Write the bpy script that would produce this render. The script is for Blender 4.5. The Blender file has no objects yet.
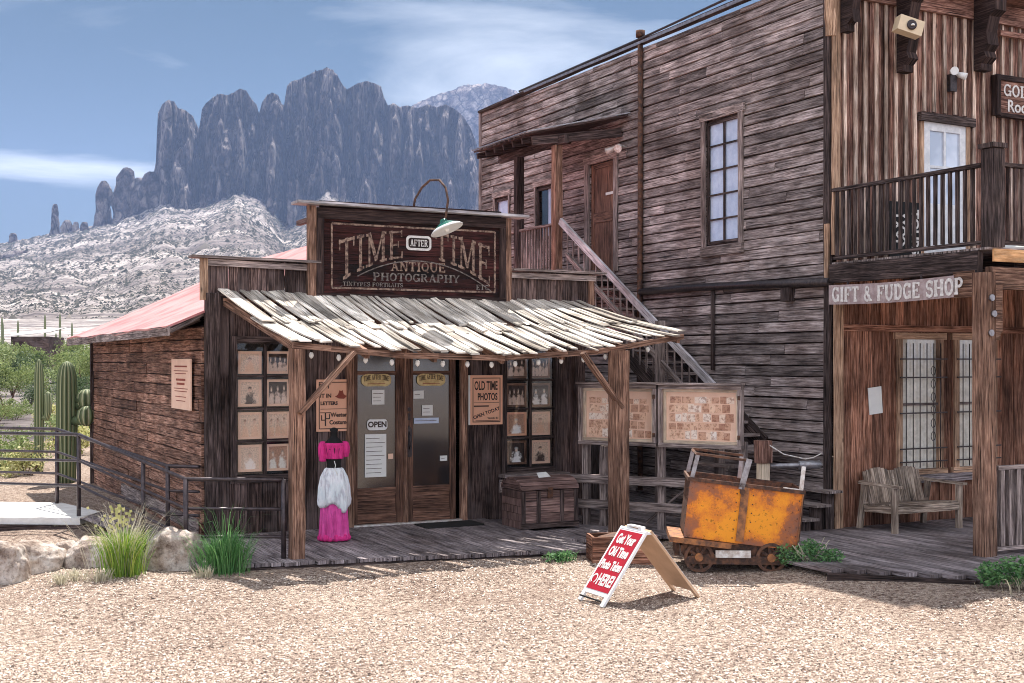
# Desert mining-town street: photo shop, two-storey saloon, mountain behind.
# World frame: X runs right along the shop fronts, Y runs back, Z = 0 on the boardwalk.
import bpy, math, random
import numpy as np
from mathutils import Vector, Matrix, Euler, noise
R_ = random.Random(11)
col = bpy.context.scene.collection
SC = bpy.context.scene

# ------------------------------------------------------------------ camera
CX, CY, CZ = -7.107, -17.40, 2.45
cam = bpy.data.cameras.new('camera'); camo = bpy.data.objects.new('camera', cam); col.objects.link(camo)
cam.sensor_width = 36; cam.lens = 1240 / 1024 * 36; cam.shift_y = 19.5 / 1024
cam.clip_start = .1; cam.clip_end = 30000
camo.location = (CX, CY, CZ)
camo.rotation_euler = (math.radians(90), 0, -math.atan2(.4598, .888))
SC.camera = camo
# ------------------------------------------------------------------ world / sun
CLROT, CLLOC, TURN = 40, (5.2, -4.0, 0), 7
SUN_EL = math.radians(59); SUN_AZ_VEC = Vector((.53, .85, 0)).normalized()   # towards the sun
w = bpy.data.worlds.new('World'); SC.world = w; w.use_nodes = True
nt = w.node_tree; nt.nodes.clear()
N = lambda t, **k: _n(nt, t, **k)
def _n(tree, t, **k):
    n = tree.nodes.new(t)
    for a, v in k.items(): setattr(n, a, v)
    return n
sky = N('ShaderNodeTexSky', sky_type='NISHITA', sun_disc=False, sun_elevation=SUN_EL,
        sun_rotation=math.atan2(SUN_AZ_VEC.x, SUN_AZ_VEC.y), altitude=600, air_density=1.0, dust_density=.15, ozone_density=2.2)
hsv = N('ShaderNodeHueSaturation'); hsv.inputs['Saturation'].default_value = 1.1; hsv.inputs['Hue'].default_value = .468; hsv.inputs['Value'].default_value = .17
nt.links.new(sky.outputs[0], hsv.inputs['Color'])
tc = N('ShaderNodeTexCoord'); turn = N('ShaderNodeMapping'); turn.inputs['Rotation'].default_value = (0, 0, math.radians(TURN)); nt.links.new(tc.outputs['Generated'], turn.inputs[0]); sep = N('ShaderNodeSeparateXYZ'); nt.links.new(turn.outputs[0], sep.inputs[0])
mz = N('ShaderNodeMath', operation='MAXIMUM'); mz.inputs[1].default_value = .03; nt.links.new(sep.outputs[2], mz.inputs[0])
az = N('ShaderNodeMath', operation='ADD'); az.inputs[1].default_value = .10; nt.links.new(mz.outputs[0], az.inputs[0])
dx = N('ShaderNodeMath', operation='DIVIDE'); nt.links.new(sep.outputs[0], dx.inputs[0]); nt.links.new(az.outputs[0], dx.inputs[1])
dy = N('ShaderNodeMath', operation='DIVIDE'); nt.links.new(sep.outputs[1], dy.inputs[0]); nt.links.new(az.outputs[0], dy.inputs[1])
cmb = N('ShaderNodeCombineXYZ'); nt.links.new(dx.outputs[0], cmb.inputs[0]); nt.links.new(dy.outputs[0], cmb.inputs[1])
mp = N('ShaderNodeMapping'); mp.inputs['Rotation'].default_value = (0, 0, math.radians(CLROT)); mp.inputs['Scale'].default_value = (.55, 1.25, 1)
mp.inputs['Location'].default_value = CLLOC
nt.links.new(cmb.outputs[0], mp.inputs[0])
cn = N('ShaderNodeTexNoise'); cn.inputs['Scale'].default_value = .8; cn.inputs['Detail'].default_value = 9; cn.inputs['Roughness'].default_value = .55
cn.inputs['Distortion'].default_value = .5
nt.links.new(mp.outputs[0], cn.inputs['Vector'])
# extra bright cloud added behind the camera, out of view, to lift the shade
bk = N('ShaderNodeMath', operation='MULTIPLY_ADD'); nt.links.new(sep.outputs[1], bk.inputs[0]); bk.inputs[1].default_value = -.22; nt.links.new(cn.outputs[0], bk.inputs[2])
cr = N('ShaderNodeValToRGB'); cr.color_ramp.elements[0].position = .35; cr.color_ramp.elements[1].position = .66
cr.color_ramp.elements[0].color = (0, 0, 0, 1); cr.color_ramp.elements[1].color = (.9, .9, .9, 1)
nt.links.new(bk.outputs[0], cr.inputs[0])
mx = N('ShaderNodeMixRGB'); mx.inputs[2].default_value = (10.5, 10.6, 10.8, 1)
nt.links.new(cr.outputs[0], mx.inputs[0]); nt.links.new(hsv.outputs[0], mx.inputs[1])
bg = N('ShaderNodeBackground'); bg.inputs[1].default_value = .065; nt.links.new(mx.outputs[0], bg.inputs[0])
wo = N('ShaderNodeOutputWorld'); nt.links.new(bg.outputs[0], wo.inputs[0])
sl = bpy.data.lights.new('sun', 'SUN'); sl.energy = 4.0; sl.angle = math.radians(.5); sl.color = (1, .955, .88)
so = bpy.data.objects.new('sun', sl); col.objects.link(so)
sd = Vector((SUN_AZ_VEC.x * math.cos(SUN_EL), SUN_AZ_VEC.y * math.cos(SUN_EL), math.sin(SUN_EL)))
so.rotation_euler = sd.to_track_quat('Z', 'Y').to_euler()
SC.view_settings.view_transform = 'Standard'; SC.view_settings.look = 'None'
SC.view_settings.exposure = 1.38; SC.view_settings.gamma = 1
SC.cycles.use_denoising = True; SC.cycles.filter_width = 1.0
SC.cycles.max_bounces = 7; SC.cycles.diffuse_bounces = 4; SC.cycles.volume_bounces = 1
SC.cycles.transparent_max_bounces = 12; SC.cycles.sample_clamp_indirect = 8

# ------------------------------------------------------------------ materials
MATS = {}
def newmat(name, rough=.8, spec=.3, metal=0):
    m = bpy.data.materials.new(name); m.use_nodes = True
    b = m.node_tree.nodes['Principled BSDF']
    b.inputs['Roughness'].default_value = rough; b.inputs['Specular IOR Level'].default_value = spec
    b.inputs['Metallic'].default_value = metal
    MATS[name] = m
    return m, m.node_tree, b
def ramp(t, src, stops):
    r = _n(t, 'ShaderNodeValToRGB'); e = r.color_ramp.elements
    while len(e) < len(stops): e.new(.5)
    for i, (p, c) in enumerate(stops):
        e[i].position = p; e[i].color = (*c, 1) if len(c) == 3 else c
    t.links.new(src, r.inputs[0]); return r.outputs[0]
def texn(t, vec, scale, detail=5, rough=.6, dist=0):
    n = _n(t, 'ShaderNodeTexNoise'); n.inputs['Scale'].default_value = scale; n.inputs['Detail'].default_value = detail
    n.inputs['Roughness'].default_value = rough; n.inputs['Distortion'].default_value = dist
    if vec is not None: t.links.new(vec, n.inputs['Vector'])
    return n.outputs[0]
def mathn(t, op, a, b=None):
    n = _n(t, 'ShaderNodeMath', operation=op)
    for i, v in enumerate((a, b)):
        if v is None: continue
        if isinstance(v, (int, float)): n.inputs[i].default_value = v
        else: t.links.new(v, n.inputs[i])
    return n.outputs[0]
def mixc(t, fac, a, b, mode='MIX'):
    n = _n(t, 'ShaderNodeMixRGB', blend_type=mode)
    for i, v in enumerate((fac, a, b)):
        if isinstance(v, (int, float)): n.inputs[i].default_value = v
        elif isinstance(v, tuple): n.inputs[i].default_value = (*v, 1)
        else: t.links.new(v, n.inputs[i])
    return n.outputs[0]
def bump(t, b, h, strength=.5, dist=.01):
    n = _n(t, 'ShaderNodeBump'); n.inputs['Strength'].default_value = strength; n.inputs['Distance'].default_value = dist
    t.links.new(h, n.inputs['Height']); t.links.new(n.outputs[0], b.inputs['Normal'])
def wood(name, dark, mid, light, rough=.85, isl=.35, stain=None, stain_amt=.5, bs=.6, gs=34, crack=True):
    """grain along U of the UV map, own tone per board (island)"""
    m, t, b = newmat(name, rough, .2)
    uv = _n(t, 'ShaderNodeUVMap').outputs[0]
    g = _n(t, 'ShaderNodeNewGeometry')
    off = _n(t, 'ShaderNodeVectorMath', operation='SCALE'); off.inputs[0].default_value = (13.1, 7.7, 3.3)
    t.links.new(g.outputs['Random Per Island'], off.inputs['Scale'])
    add = _n(t, 'ShaderNodeVectorMath', operation='ADD'); t.links.new(uv, add.inputs[0]); t.links.new(off.outputs[0], add.inputs[1])
    v = _n(t, 'ShaderNodeMapping'); v.inputs['Scale'].default_value = (1.6, gs, 1); t.links.new(add.outputs[0], v.inputs[0])
    gr = texn(t, v.outputs[0], 1.6, 7, .68, .35)
    c = ramp(t, gr, [(.33, dark), (.47, mid), (.62, light)])
    v2 = _n(t, 'ShaderNodeMapping'); v2.inputs['Scale'].default_value = (1.2, 5, 1); t.links.new(add.outputs[0], v2.inputs[0])
    bl = texn(t, v2.outputs[0], 1.3, 5, .65)
    blr = ramp(t, bl, [(.3, (.34,) * 3), (.5, (1,) * 3), (.68, (1.45,) * 3)])
    c = mixc(t, .85, c, blr, 'MULTIPLY')
    # weather fading across the whole wall
    wf = texn(t, _n(t, 'ShaderNodeTexCoord').outputs['Object'], .75, 4, .6)
    c = mixc(t, 1, c, ramp(t, wf, [(.36, (.62, .58, .56)), (.5, (1, 1, 1)), (.64, (1.25, 1.22, 1.2))]), 'MULTIPLY')
    # boards of different age
    iv = mathn(t, 'MULTIPLY_ADD', g.outputs['Random Per Island'], isl * 2); iv.node.inputs[2].default_value = 1 - isl
    ic = _n(t, 'ShaderNodeCombineXYZ')
    for i in range(3): t.links.new(iv, ic.inputs[i])
    c = mixc(t, 1, c, ic.outputs[0], 'MULTIPLY')
    if stain:
        sn = texn(t, add.outputs[0], 1.1, 4, .6)
        sf = ramp(t, sn, [(.47, (0,) * 3), (.62, (stain_amt,) * 3)])
        c = mixc(t, sf, c, stain)
    if crack:
        v3 = _n(t, 'ShaderNodeMapping'); v3.inputs['Scale'].default_value = (.9, 60, 1); t.links.new(add.outputs[0], v3.inputs[0])
        ck = ramp(t, texn(t, v3.outputs[0], 1.1, 3, .5), [(.35, (.08,) * 3), (.40, (1,) * 3)])
        c = mixc(t, .85, c, ck, 'MULTIPLY')
        # knots and nail holes
        vo = _n(t, 'ShaderNodeTexVoronoi'); vo.inputs['Scale'].default_value = 2.4
        vk = _n(t, 'ShaderNodeMapping'); vk.inputs['Scale'].default_value = (.6, 1.6, 1); t.links.new(add.outputs[0], vk.inputs[0]); t.links.new(vk.outputs[0], vo.inputs['Vector'])
        kn = ramp(t, vo.outputs['Distance'], [(.03, (.15,) * 3), (.075, (1,) * 3)])
        c = mixc(t, .8, c, kn, 'MULTIPLY')
    t.links.new(c, b.inputs['Base Color'])
    bump(t, b, gr, bs, .012)
    return m
def plain(name, c, rough=.6, metal=0, spec=.4, var=.25, scale=8, c2=None, bs=.15):
    m, t, b = newmat(name, rough, spec, metal)
    o = _n(t, 'ShaderNodeTexCoord').outputs['Object']
    n = texn(t, o, scale, 6, .65)
    c2 = c2 or tuple(x * (1 - var) for x in c)
    t.links.new(ramp(t, n, [(.38, c2), (.62, c)]), b.inputs['Base Color'])
    bump(t, b, n, bs, .01)
    return m
wood('w_side', (.070, .052, .050), (.215, .172, .165), (.44, .375, .365), isl=.42, bs=.7, gs=26)
wood('w_trimdark', (.006, .004, .004), (.040, .028, .026), (.13, .095, .09), isl=.3)
wood('w_batten', (.16, .10, .075), (.48, .35, .28), (.78, .64, .55), isl=.3)
wood('w_board_up', (.014, .006, .005), (.15, .072, .055), (.40, .235, .185), isl=.45)
wood('w_board_low', (.020, .008, .005), (.185, .080, .050), (.40, .215, .15), isl=.4, bs=.5)
wood('w_corner', (.10, .055, .035), (.34, .21, .14), (.55, .38, .27), isl=.2)
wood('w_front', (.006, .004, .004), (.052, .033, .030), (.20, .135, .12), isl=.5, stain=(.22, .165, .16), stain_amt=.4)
wood('w_post', (.028, .014, .010), (.170, .092, .064), (.38, .235, .17), isl=.25)
wood('w_shedwall', (.014, .006, .004), (.20, .098, .068), (.44, .27, .20), isl=.35, bs=.9)
wood('w_shake', (.16, .125, .10), (.58, .52, .455), (.80, .76, .69), isl=.5, bs=.8, stain=(.20, .16, .13), stain_amt=.6)
wood('w_deck', (.040, .030, .032), (.195, .163, .170), (.38, .33, .34), isl=.28)
wood('w_grey', (.030, .022, .021), (.19, .150, .142), (.42, .35, .33), isl=.3)
wood('w_bench', (.05, .034, .027), (.27, .205, .165), (.56, .46, .38), isl=.45)
wood('w_door', (.020, .010, .007), (.115, .058, .040), (.24, .13, .09), isl=.25, rough=.6)
wood('w_chest', (.045, .026, .024), (.15, .092, .084), (.26, .17, .15), isl=.4)
wood('w_cream', (.35, .26, .18), (.62, .50, .38), (.74, .63, .50), isl=.15, crack=False)
wood('w_orange', (.42, .20, .08), (.66, .36, .17), (.78, .48, .26), isl=.1, crack=False)
wood('w_signred', (.010, .005, .005), (.040, .013, .012), (.085, .026, .024), isl=.35, stain=(.010, .008, .008), stain_amt=.9)
wood('w_signdark', (.008, .006, .006), (.030, .018, .017), (.07, .045, .04), isl=.3)
wood('w_lightrail', (.20, .18, .19), (.36, .34, .36), (.52, .50, .52), isl=.1)
plain('white_paint', (.80, .80, .82), .5, c2=(.62, .63, .66))
plain('letter_faded', (.36, .25, .19), .8, c2=(.055, .026, .022), scale=19)
plain('letter_white', (.78, .76, .74), .7, c2=(.55, .50, .48), scale=20)
plain('letter_dim', (.24, .21, .19), .8, c2=(.07, .05, .045), scale=22)
plain('ink', (.055, .035, .03), .8)
plain('ink_red', (.32, .07, .045), .8)
plain('paper_tan', (.86, .48, .33), .8, c2=(.78, .42, .28), scale=3)
plain('paper_peach', (.90, .62, .47), .8, c2=(.80, .52, .39), scale=3)
plain('paper_white', (.80, .80, .78), .7, var=.06)
plain('paper_yellow', (.72, .58, .30), .7, c2=(.50, .36, .16), scale=12)
plain('sign_red', (.42, .012, .030), .45, c2=(.34, .012, .026), scale=5)
plain('plastic_white', (.82, .82, .82), .4, var=.08)
plain('tan_panel', (.60, .40, .26), .6, c2=(.50, .32, .20), scale=2.5)
plain('black_metal', (.035, .030, .034), .42, .6, c2=(.07, .055, .055), scale=20)
plain('rail_metal', (.045, .036, .040), .34, .5, c2=(.09, .07, .075), scale=10)
plain('grey_metal', (.38, .38, .41), .4, .7, c2=(.22, .20, .21), scale=12)
plain('white_metal', (.75, .74, .73), .4, .2, c2=(.45, .38, .34), scale=16)
plain('green_enamel', (.02, .14, .10), .25)
plain('bulb_white', (.85, .84, .80), .15, var=.02)
plain('black_cloth', (.008, .008, .009), .85)
plain('rubber', (.02, .02, .02), .9)
plain('concrete', (.80, .79, .77), .85, c2=(.66, .64, .62), scale=5)
plain('curtain', (.62, .70, .86), .8, c2=(.48, .56, .74), scale=6)  # blue tint stands in for sky reflected in the side window
plain('curtain_cream', (.86, .84, .78), .8, c2=(.66, .64, .58), scale=9)
plain('box_cream', (.74, .60, .42), .6, var=.1)
# tin roof, faded red-pink
m, t, b = newmat('tin_roof', .55, .4, .0)
o = _n(t, 'ShaderNodeTexCoord').outputs['Object']
t.links.new(ramp(t, texn(t, o, 1.6, 6, .6), [(.35, (.40, .13, .13)), (.6, (.56, .27, .26))]), b.inputs['Base Color'])
# glass (dark pane, strong reflection)
m, t, b = newmat('glass_dark', .13, .8); b.inputs['Base Color'].default_value = (.012, .012, .014, 1); b.inputs['IOR'].default_value = 1.8
m, t, b = newmat('glass_blue', .10, .8); b.inputs['IOR'].default_value = 1.9
o = _n(t, 'ShaderNodeTexCoord').outputs['Object']
t.links.new(ramp(t, texn(t, o, 1.7, 3, .5), [(.4, (.34, .40, .52)), (.6, (.62, .68, .80))]), b.inputs['Base Color'])
# rusty orange paint
m, t, b = newmat('rust_orange', .62, .35)
tcn = _n(t, 'ShaderNodeTexCoord'); o = tcn.outputs['Object']; gen = tcn.outputs['Generated']
n1 = texn(t, o, 2.6, 8, .68); n2 = texn(t, o, 26, 6, .7)
sp = _n(t, 'ShaderNodeSeparateXYZ'); t.links.new(gen, sp.inputs[0])
ex = mathn(t, 'ABSOLUTE', mathn(t, 'SUBTRACT', sp.outputs[0], .5)); ez = mathn(t, 'ABSOLUTE', mathn(t, 'SUBTRACT', sp.outputs[2], .42))
edge = mathn(t, 'MAXIMUM', mathn(t, 'MULTIPLY', ex, .95), ez)
f = mathn(t, 'ADD', mathn(t, 'MULTIPLY', n1, .75), mathn(t, 'MULTIPLY', edge, .62))
f = mathn(t, 'ADD', f, mathn(t, 'MULTIPLY', n2, .16))
c = ramp(t, f, [(.57, (.80, .30, .018)), (.655, (.66, .20, .022)), (.71, (.34, .11, .04)), (.82, (.19, .095, .07)), (.93, (.15, .105, .10))])
c = mixc(t, .8, c, ramp(t, n2, [(.34, (.15,) * 3), (.42, (1,) * 3)]), 'MULTIPLY')
t.links.new(c, b.inputs['Base Color']); bump(t, b, n2, .3, .01)
plain('rust_dark', (.16, .075, .045), .8, .2, c2=(.045, .028, .024), scale=14)
plain('rust_mid', (.42, .17, .06), .75, .1, c2=(.12, .06, .04), scale=9)
plain('pink', (.83, .055, .30), .6, var=.15, scale=6)
plain('pink_skirt', (.84, .12, .44), .6, c2=(.70, .08, .34), scale=5)
plain('apron_white', (.88, .88, .92), .7, c2=(.72, .80, .84), scale=4)
for nm_ in ('pink', 'pink_skirt', 'apron_white'):
    t = MATS[nm_].node_tree; b = t.nodes['Principled BSDF']; o = _n(t, 'ShaderNodeTexCoord').outputs['Object']
    mm_ = _n(t, 'ShaderNodeMapping'); mm_.inputs['Scale'].default_value = (26, 26, 4); t.links.new(o, mm_.inputs[0]); nn_ = texn(t, mm_.outputs[0], 1, 5, .6, .6)
    col0 = b.inputs['Base Color'].links[0].from_socket
    t.links.new(mixc(t, .7, col0, ramp(t, nn_, [(.38, (.55, .50, .56)), (.52, (1, 1, 1))]), 'MULTIPLY'), b.inputs['Base Color']); bump(t, b, nn_, .9, .03); b.inputs['Roughness'].default_value = .9; b.inputs['Specular IOR Level'].default_value = .15  # fold shade painted in: creases of the cloth darkened
# stone
m, t, b = newmat('boulder', .9, .2)
o = _n(t, 'ShaderNodeTexCoord').outputs['Object']; oi = _n(t, 'ShaderNodeObjectInfo')
n1 = texn(t, o, 3.2, 9, .7); n2 = texn(t, o, 22, 6, .75)
c = ramp(t, n1, [(.34, (.13, .085, .065)), (.47, (.42, .34, .29)), (.62, (.66, .60, .55))])
c = mixc(t, .6, c, ramp(t, n2, [(.36, (.25,) * 3), (.5, (1,) * 3)]), 'MULTIPLY')
t.links.new(c, b.inputs['Base Color']); bump(t, b, n2, .7, .03)
# gravel
m, t, b = newmat('gravel', .95, .15)
o = _n(t, 'ShaderNodeTexCoord').outputs['Object']
v1 = _n(t, 'ShaderNodeTexVoronoi'); v1.inputs['Scale'].default_value = 46; t.links.new(o, v1.inputs['Vector'])
n0 = texn(t, o, .45, 5, .65); n1 = texn(t, o, 17, 8, .75); n2 = texn(t, o, 75, 5, .7)
c = ramp(t, n1, [(.38, (.13, .085, .07)), (.47, (.40, .305, .255)), (.58, (.64, .54, .47))])
c = mixc(t, .5, c, ramp(t, n0, [(.38, (.66, .58, .54)), (.6, (1.12, 1.10, 1.06))]), 'MULTIPLY')
c = mixc(t, .85, c, ramp(t, n2, [(.41, (.12, .09, .09)), (.48, (1, 1, 1))]), 'MULTIPLY')
ch = _n(t, 'ShaderNodeSeparateColor'); t.links.new(v1.outputs['Color'], ch.inputs[0])
c = mixc(t, .7, c, ramp(t, ch.outputs[0], [(0, (.55, .50, .48)), (.25, (.95, .93, .9)), (1, (1.2, 1.15, 1.08))]), 'MULTIPLY')
t.links.new(c, b.inputs['Base Color'])
hh = mathn(t, 'ADD', mathn(t, 'MULTIPLY', n2, .5), mathn(t, 'MULTIPLY', v1.outputs['Distance'], -1.2))
bump(t, b, hh, 1, .03)
m, t, b = newmat('pebble', .9, .2)
g = _n(t, 'ShaderNodeNewGeometry')
t.links.new(ramp(t, g.outputs['Random Per Island'], [(0, (.035, .025, .022)), (.30, (.22, .155, .13)), (.6, (.50, .40, .33)), (1, (.72, .63, .55))]), b.inputs['Base Color'])
# desert floor and scree
m, t, b = newmat('desert', .95, .1)
o = _n(t, 'ShaderNodeTexCoord').outputs['Object']
n0 = texn(t, o, .004, 5, .6); n1 = texn(t, o, .10, 9, .78); n3 = texn(t, o, .035, 8, .75)
c = ramp(t, n0, [(.42, (.30, .265, .25)), (.5, (.46, .42, .39)), (.6, (.62, .57, .53))])
n4 = texn(t, o, .3, 3, .6)
c = mixc(t, 1, c, ramp(t, n1, [(.40, (.45, .42, .43)), (.52, (.9, .88, .90)), (.60, (1.05, 1.05, 1.05))]), 'MULTIPLY')
c = mixc(t, .35, c, ramp(t, n4, [(.46, (.12, .11, .12)), (.54, (1, 1, 1))]), 'MULTIPLY')
c = mixc(t, .8, c, ramp(t, n3, [(.40, (.45, .44, .46)), (.54, (1, 1, 1))]), 'MULTIPLY')
mpd = _n(t, 'ShaderNodeMapping'); mpd.inputs['Rotation'].default_value = (0, .25, .5); mpd.inputs['Scale'].default_value = (.0035, .02, .03); t.links.new(o, mpd.inputs[0])
c = mixc(t, .6, c, ramp(t, texn(t, mpd.outputs[0], 1.0, 5, .6), [(.42, (.40, .38, .42)), (.56, (1.1, 1.1, 1.1))]), 'MULTIPLY')  # dark diagonal bands paint shadows of the slope into its colour
t.links.new(c, b.inputs['Base Color']); bump(t, b, n1, .35, 2)
m, t, b = newmat('scrub', .95, .1)
g = _n(t, 'ShaderNodeNewGeometry')
t.links.new(ramp(t, g.outputs['Random Per Island'], [(0, (.012, .014, .012)), (.6, (.04, .042, .036)), (.9, (.09, .08, .072)), (1, (.22, .19, .17))]), b.inputs['Base Color'])
# cliff rock
m, t, b = newmat('cliff_rock', .95, .1)
o = _n(t, 'ShaderNodeTexCoord').outputs['Object']
mpn = _n(t, 'ShaderNodeMapping'); mpn.inputs['Scale'].default_value = (1, 1, .7); t.links.new(o, mpn.inputs[0])
n1 = texn(t, mpn.outputs[0], .022, 10, .72, .4); n2 = texn(t, mpn.outputs[0], .09, 7, .75)
c = ramp(t, n1, [(.38, (.035, .028, .032)), (.49, (.19, .155, .16)), (.60, (.46, .40, .39))])
c = mixc(t, .75, c, ramp(t, n2, [(.38, (.12,) * 3), (.5, (.9,) * 3), (.62, (1.5,) * 3)]), 'MULTIPLY')
vo = _n(t, 'ShaderNodeTexVoronoi', feature='DISTANCE_TO_EDGE'); vo.inputs['Scale'].default_value = .028
wv = _n(t, 'ShaderNodeVectorMath', operation='ADD'); wn = _n(t, 'ShaderNodeTexNoise'); wn.inputs['Scale'].default_value = .03; t.links.new(mpn.outputs[0], wn.inputs['Vector'])
ws = _n(t, 'ShaderNodeVectorMath', operation='SCALE'); ws.inputs['Scale'].default_value = 40; t.links.new(wn.outputs['Color'], ws.inputs[0]); t.links.new(mpn.outputs[0], wv.inputs[0]); t.links.new(ws.outputs[0], wv.inputs[1]); t.links.new(wv.outputs[0], vo.inputs['Vector'])
c = mixc(t, .9, c, ramp(t, vo.outputs['Distance'], [(.01, (.10,) * 3), (.10, (1,) * 3)]), 'MULTIPLY')  # cleft shade painted in as dark rock along the cracks
t.links.new(c, b.inputs['Base Color']); bump(t, b, n2, 1, 20)
def leafmat(name, a, bb, cc, tr=.25):
    m, t, b = newmat(name, .65, .25)
    g = _n(t, 'ShaderNodeNewGeometry')
    t.links.new(ramp(t, g.outputs['Random Per Island'], [(0, a), (.5, bb), (1, cc)]), b.inputs['Base Color'])
    tl = _n(t, 'ShaderNodeBsdfTranslucent'); t.links.new(b.inputs['Base Color'].links[0].from_socket, tl.inputs[0])
    ms = _n(t, 'ShaderNodeMixShader'); ms.inputs[0].default_value = tr
    t.links.new(b.outputs[0], ms.inputs[1]); t.links.new(tl.outputs[0], ms.inputs[2])
    t.links.new(ms.outputs[0], t.nodes['Material Output'].inputs[0])
leafmat('leaf_palo', (.10, .14, .045), (.20, .26, .09), (.34, .38, .17))
leafmat('leaf_dark', (.035, .06, .025), (.07, .11, .045), (.13, .18, .08))
leafmat('leaf_yellow', (.28, .30, .10), (.46, .44, .18), (.60, .55, .26))
leafmat('leaf_grass', (.10, .22, .03), (.24, .40, .06), (.48, .52, .12))
leafmat('leaf_shadegrass', (.05, .15, .045), (.10, .26, .08), (.20, .36, .14))
leafmat('straw', (.40, .36, .26), (.55, .50, .38), (.66, .62, .48))
leafmat('leaf_bush', (.05, .13, .05), (.11, .24, .09), (.20, .36, .14))
m, t, b = newmat('cactus_skin', .7, .3)
uvn = _n(t, 'ShaderNodeUVMap').outputs[0]
su = _n(t, 'ShaderNodeSeparateXYZ'); t.links.new(uvn, su.inputs[0])
wv = mathn(t, 'FRACT', su.outputs[0]); wv = mathn(t, 'ABSOLUTE', mathn(t, 'SUBTRACT', wv, .5))
t.links.new(ramp(t, wv, [(.0, (.50, .48, .32)), (.13, (.22, .25, .13)), (.38, (.085, .12, .055)), (.5, (.03, .045, .02))]), b.inputs['Base Color'])
# haze
m = bpy.data.materials.new('haze'); m.use_nodes = True; t = m.node_tree; t.nodes.clear(); MATS['haze'] = m
pv = _n(t, 'ShaderNodeVolumePrincipled'); pv.inputs['Color'].default_value = (.42, .58, 1, 1); pv.inputs['Density'].default_value = .000075
pv.inputs['Anisotropy'].default_value = .2
ou = _n(t, 'ShaderNodeOutputMaterial'); t.links.new(pv.outputs[0], ou.inputs['Volume'])

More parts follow.
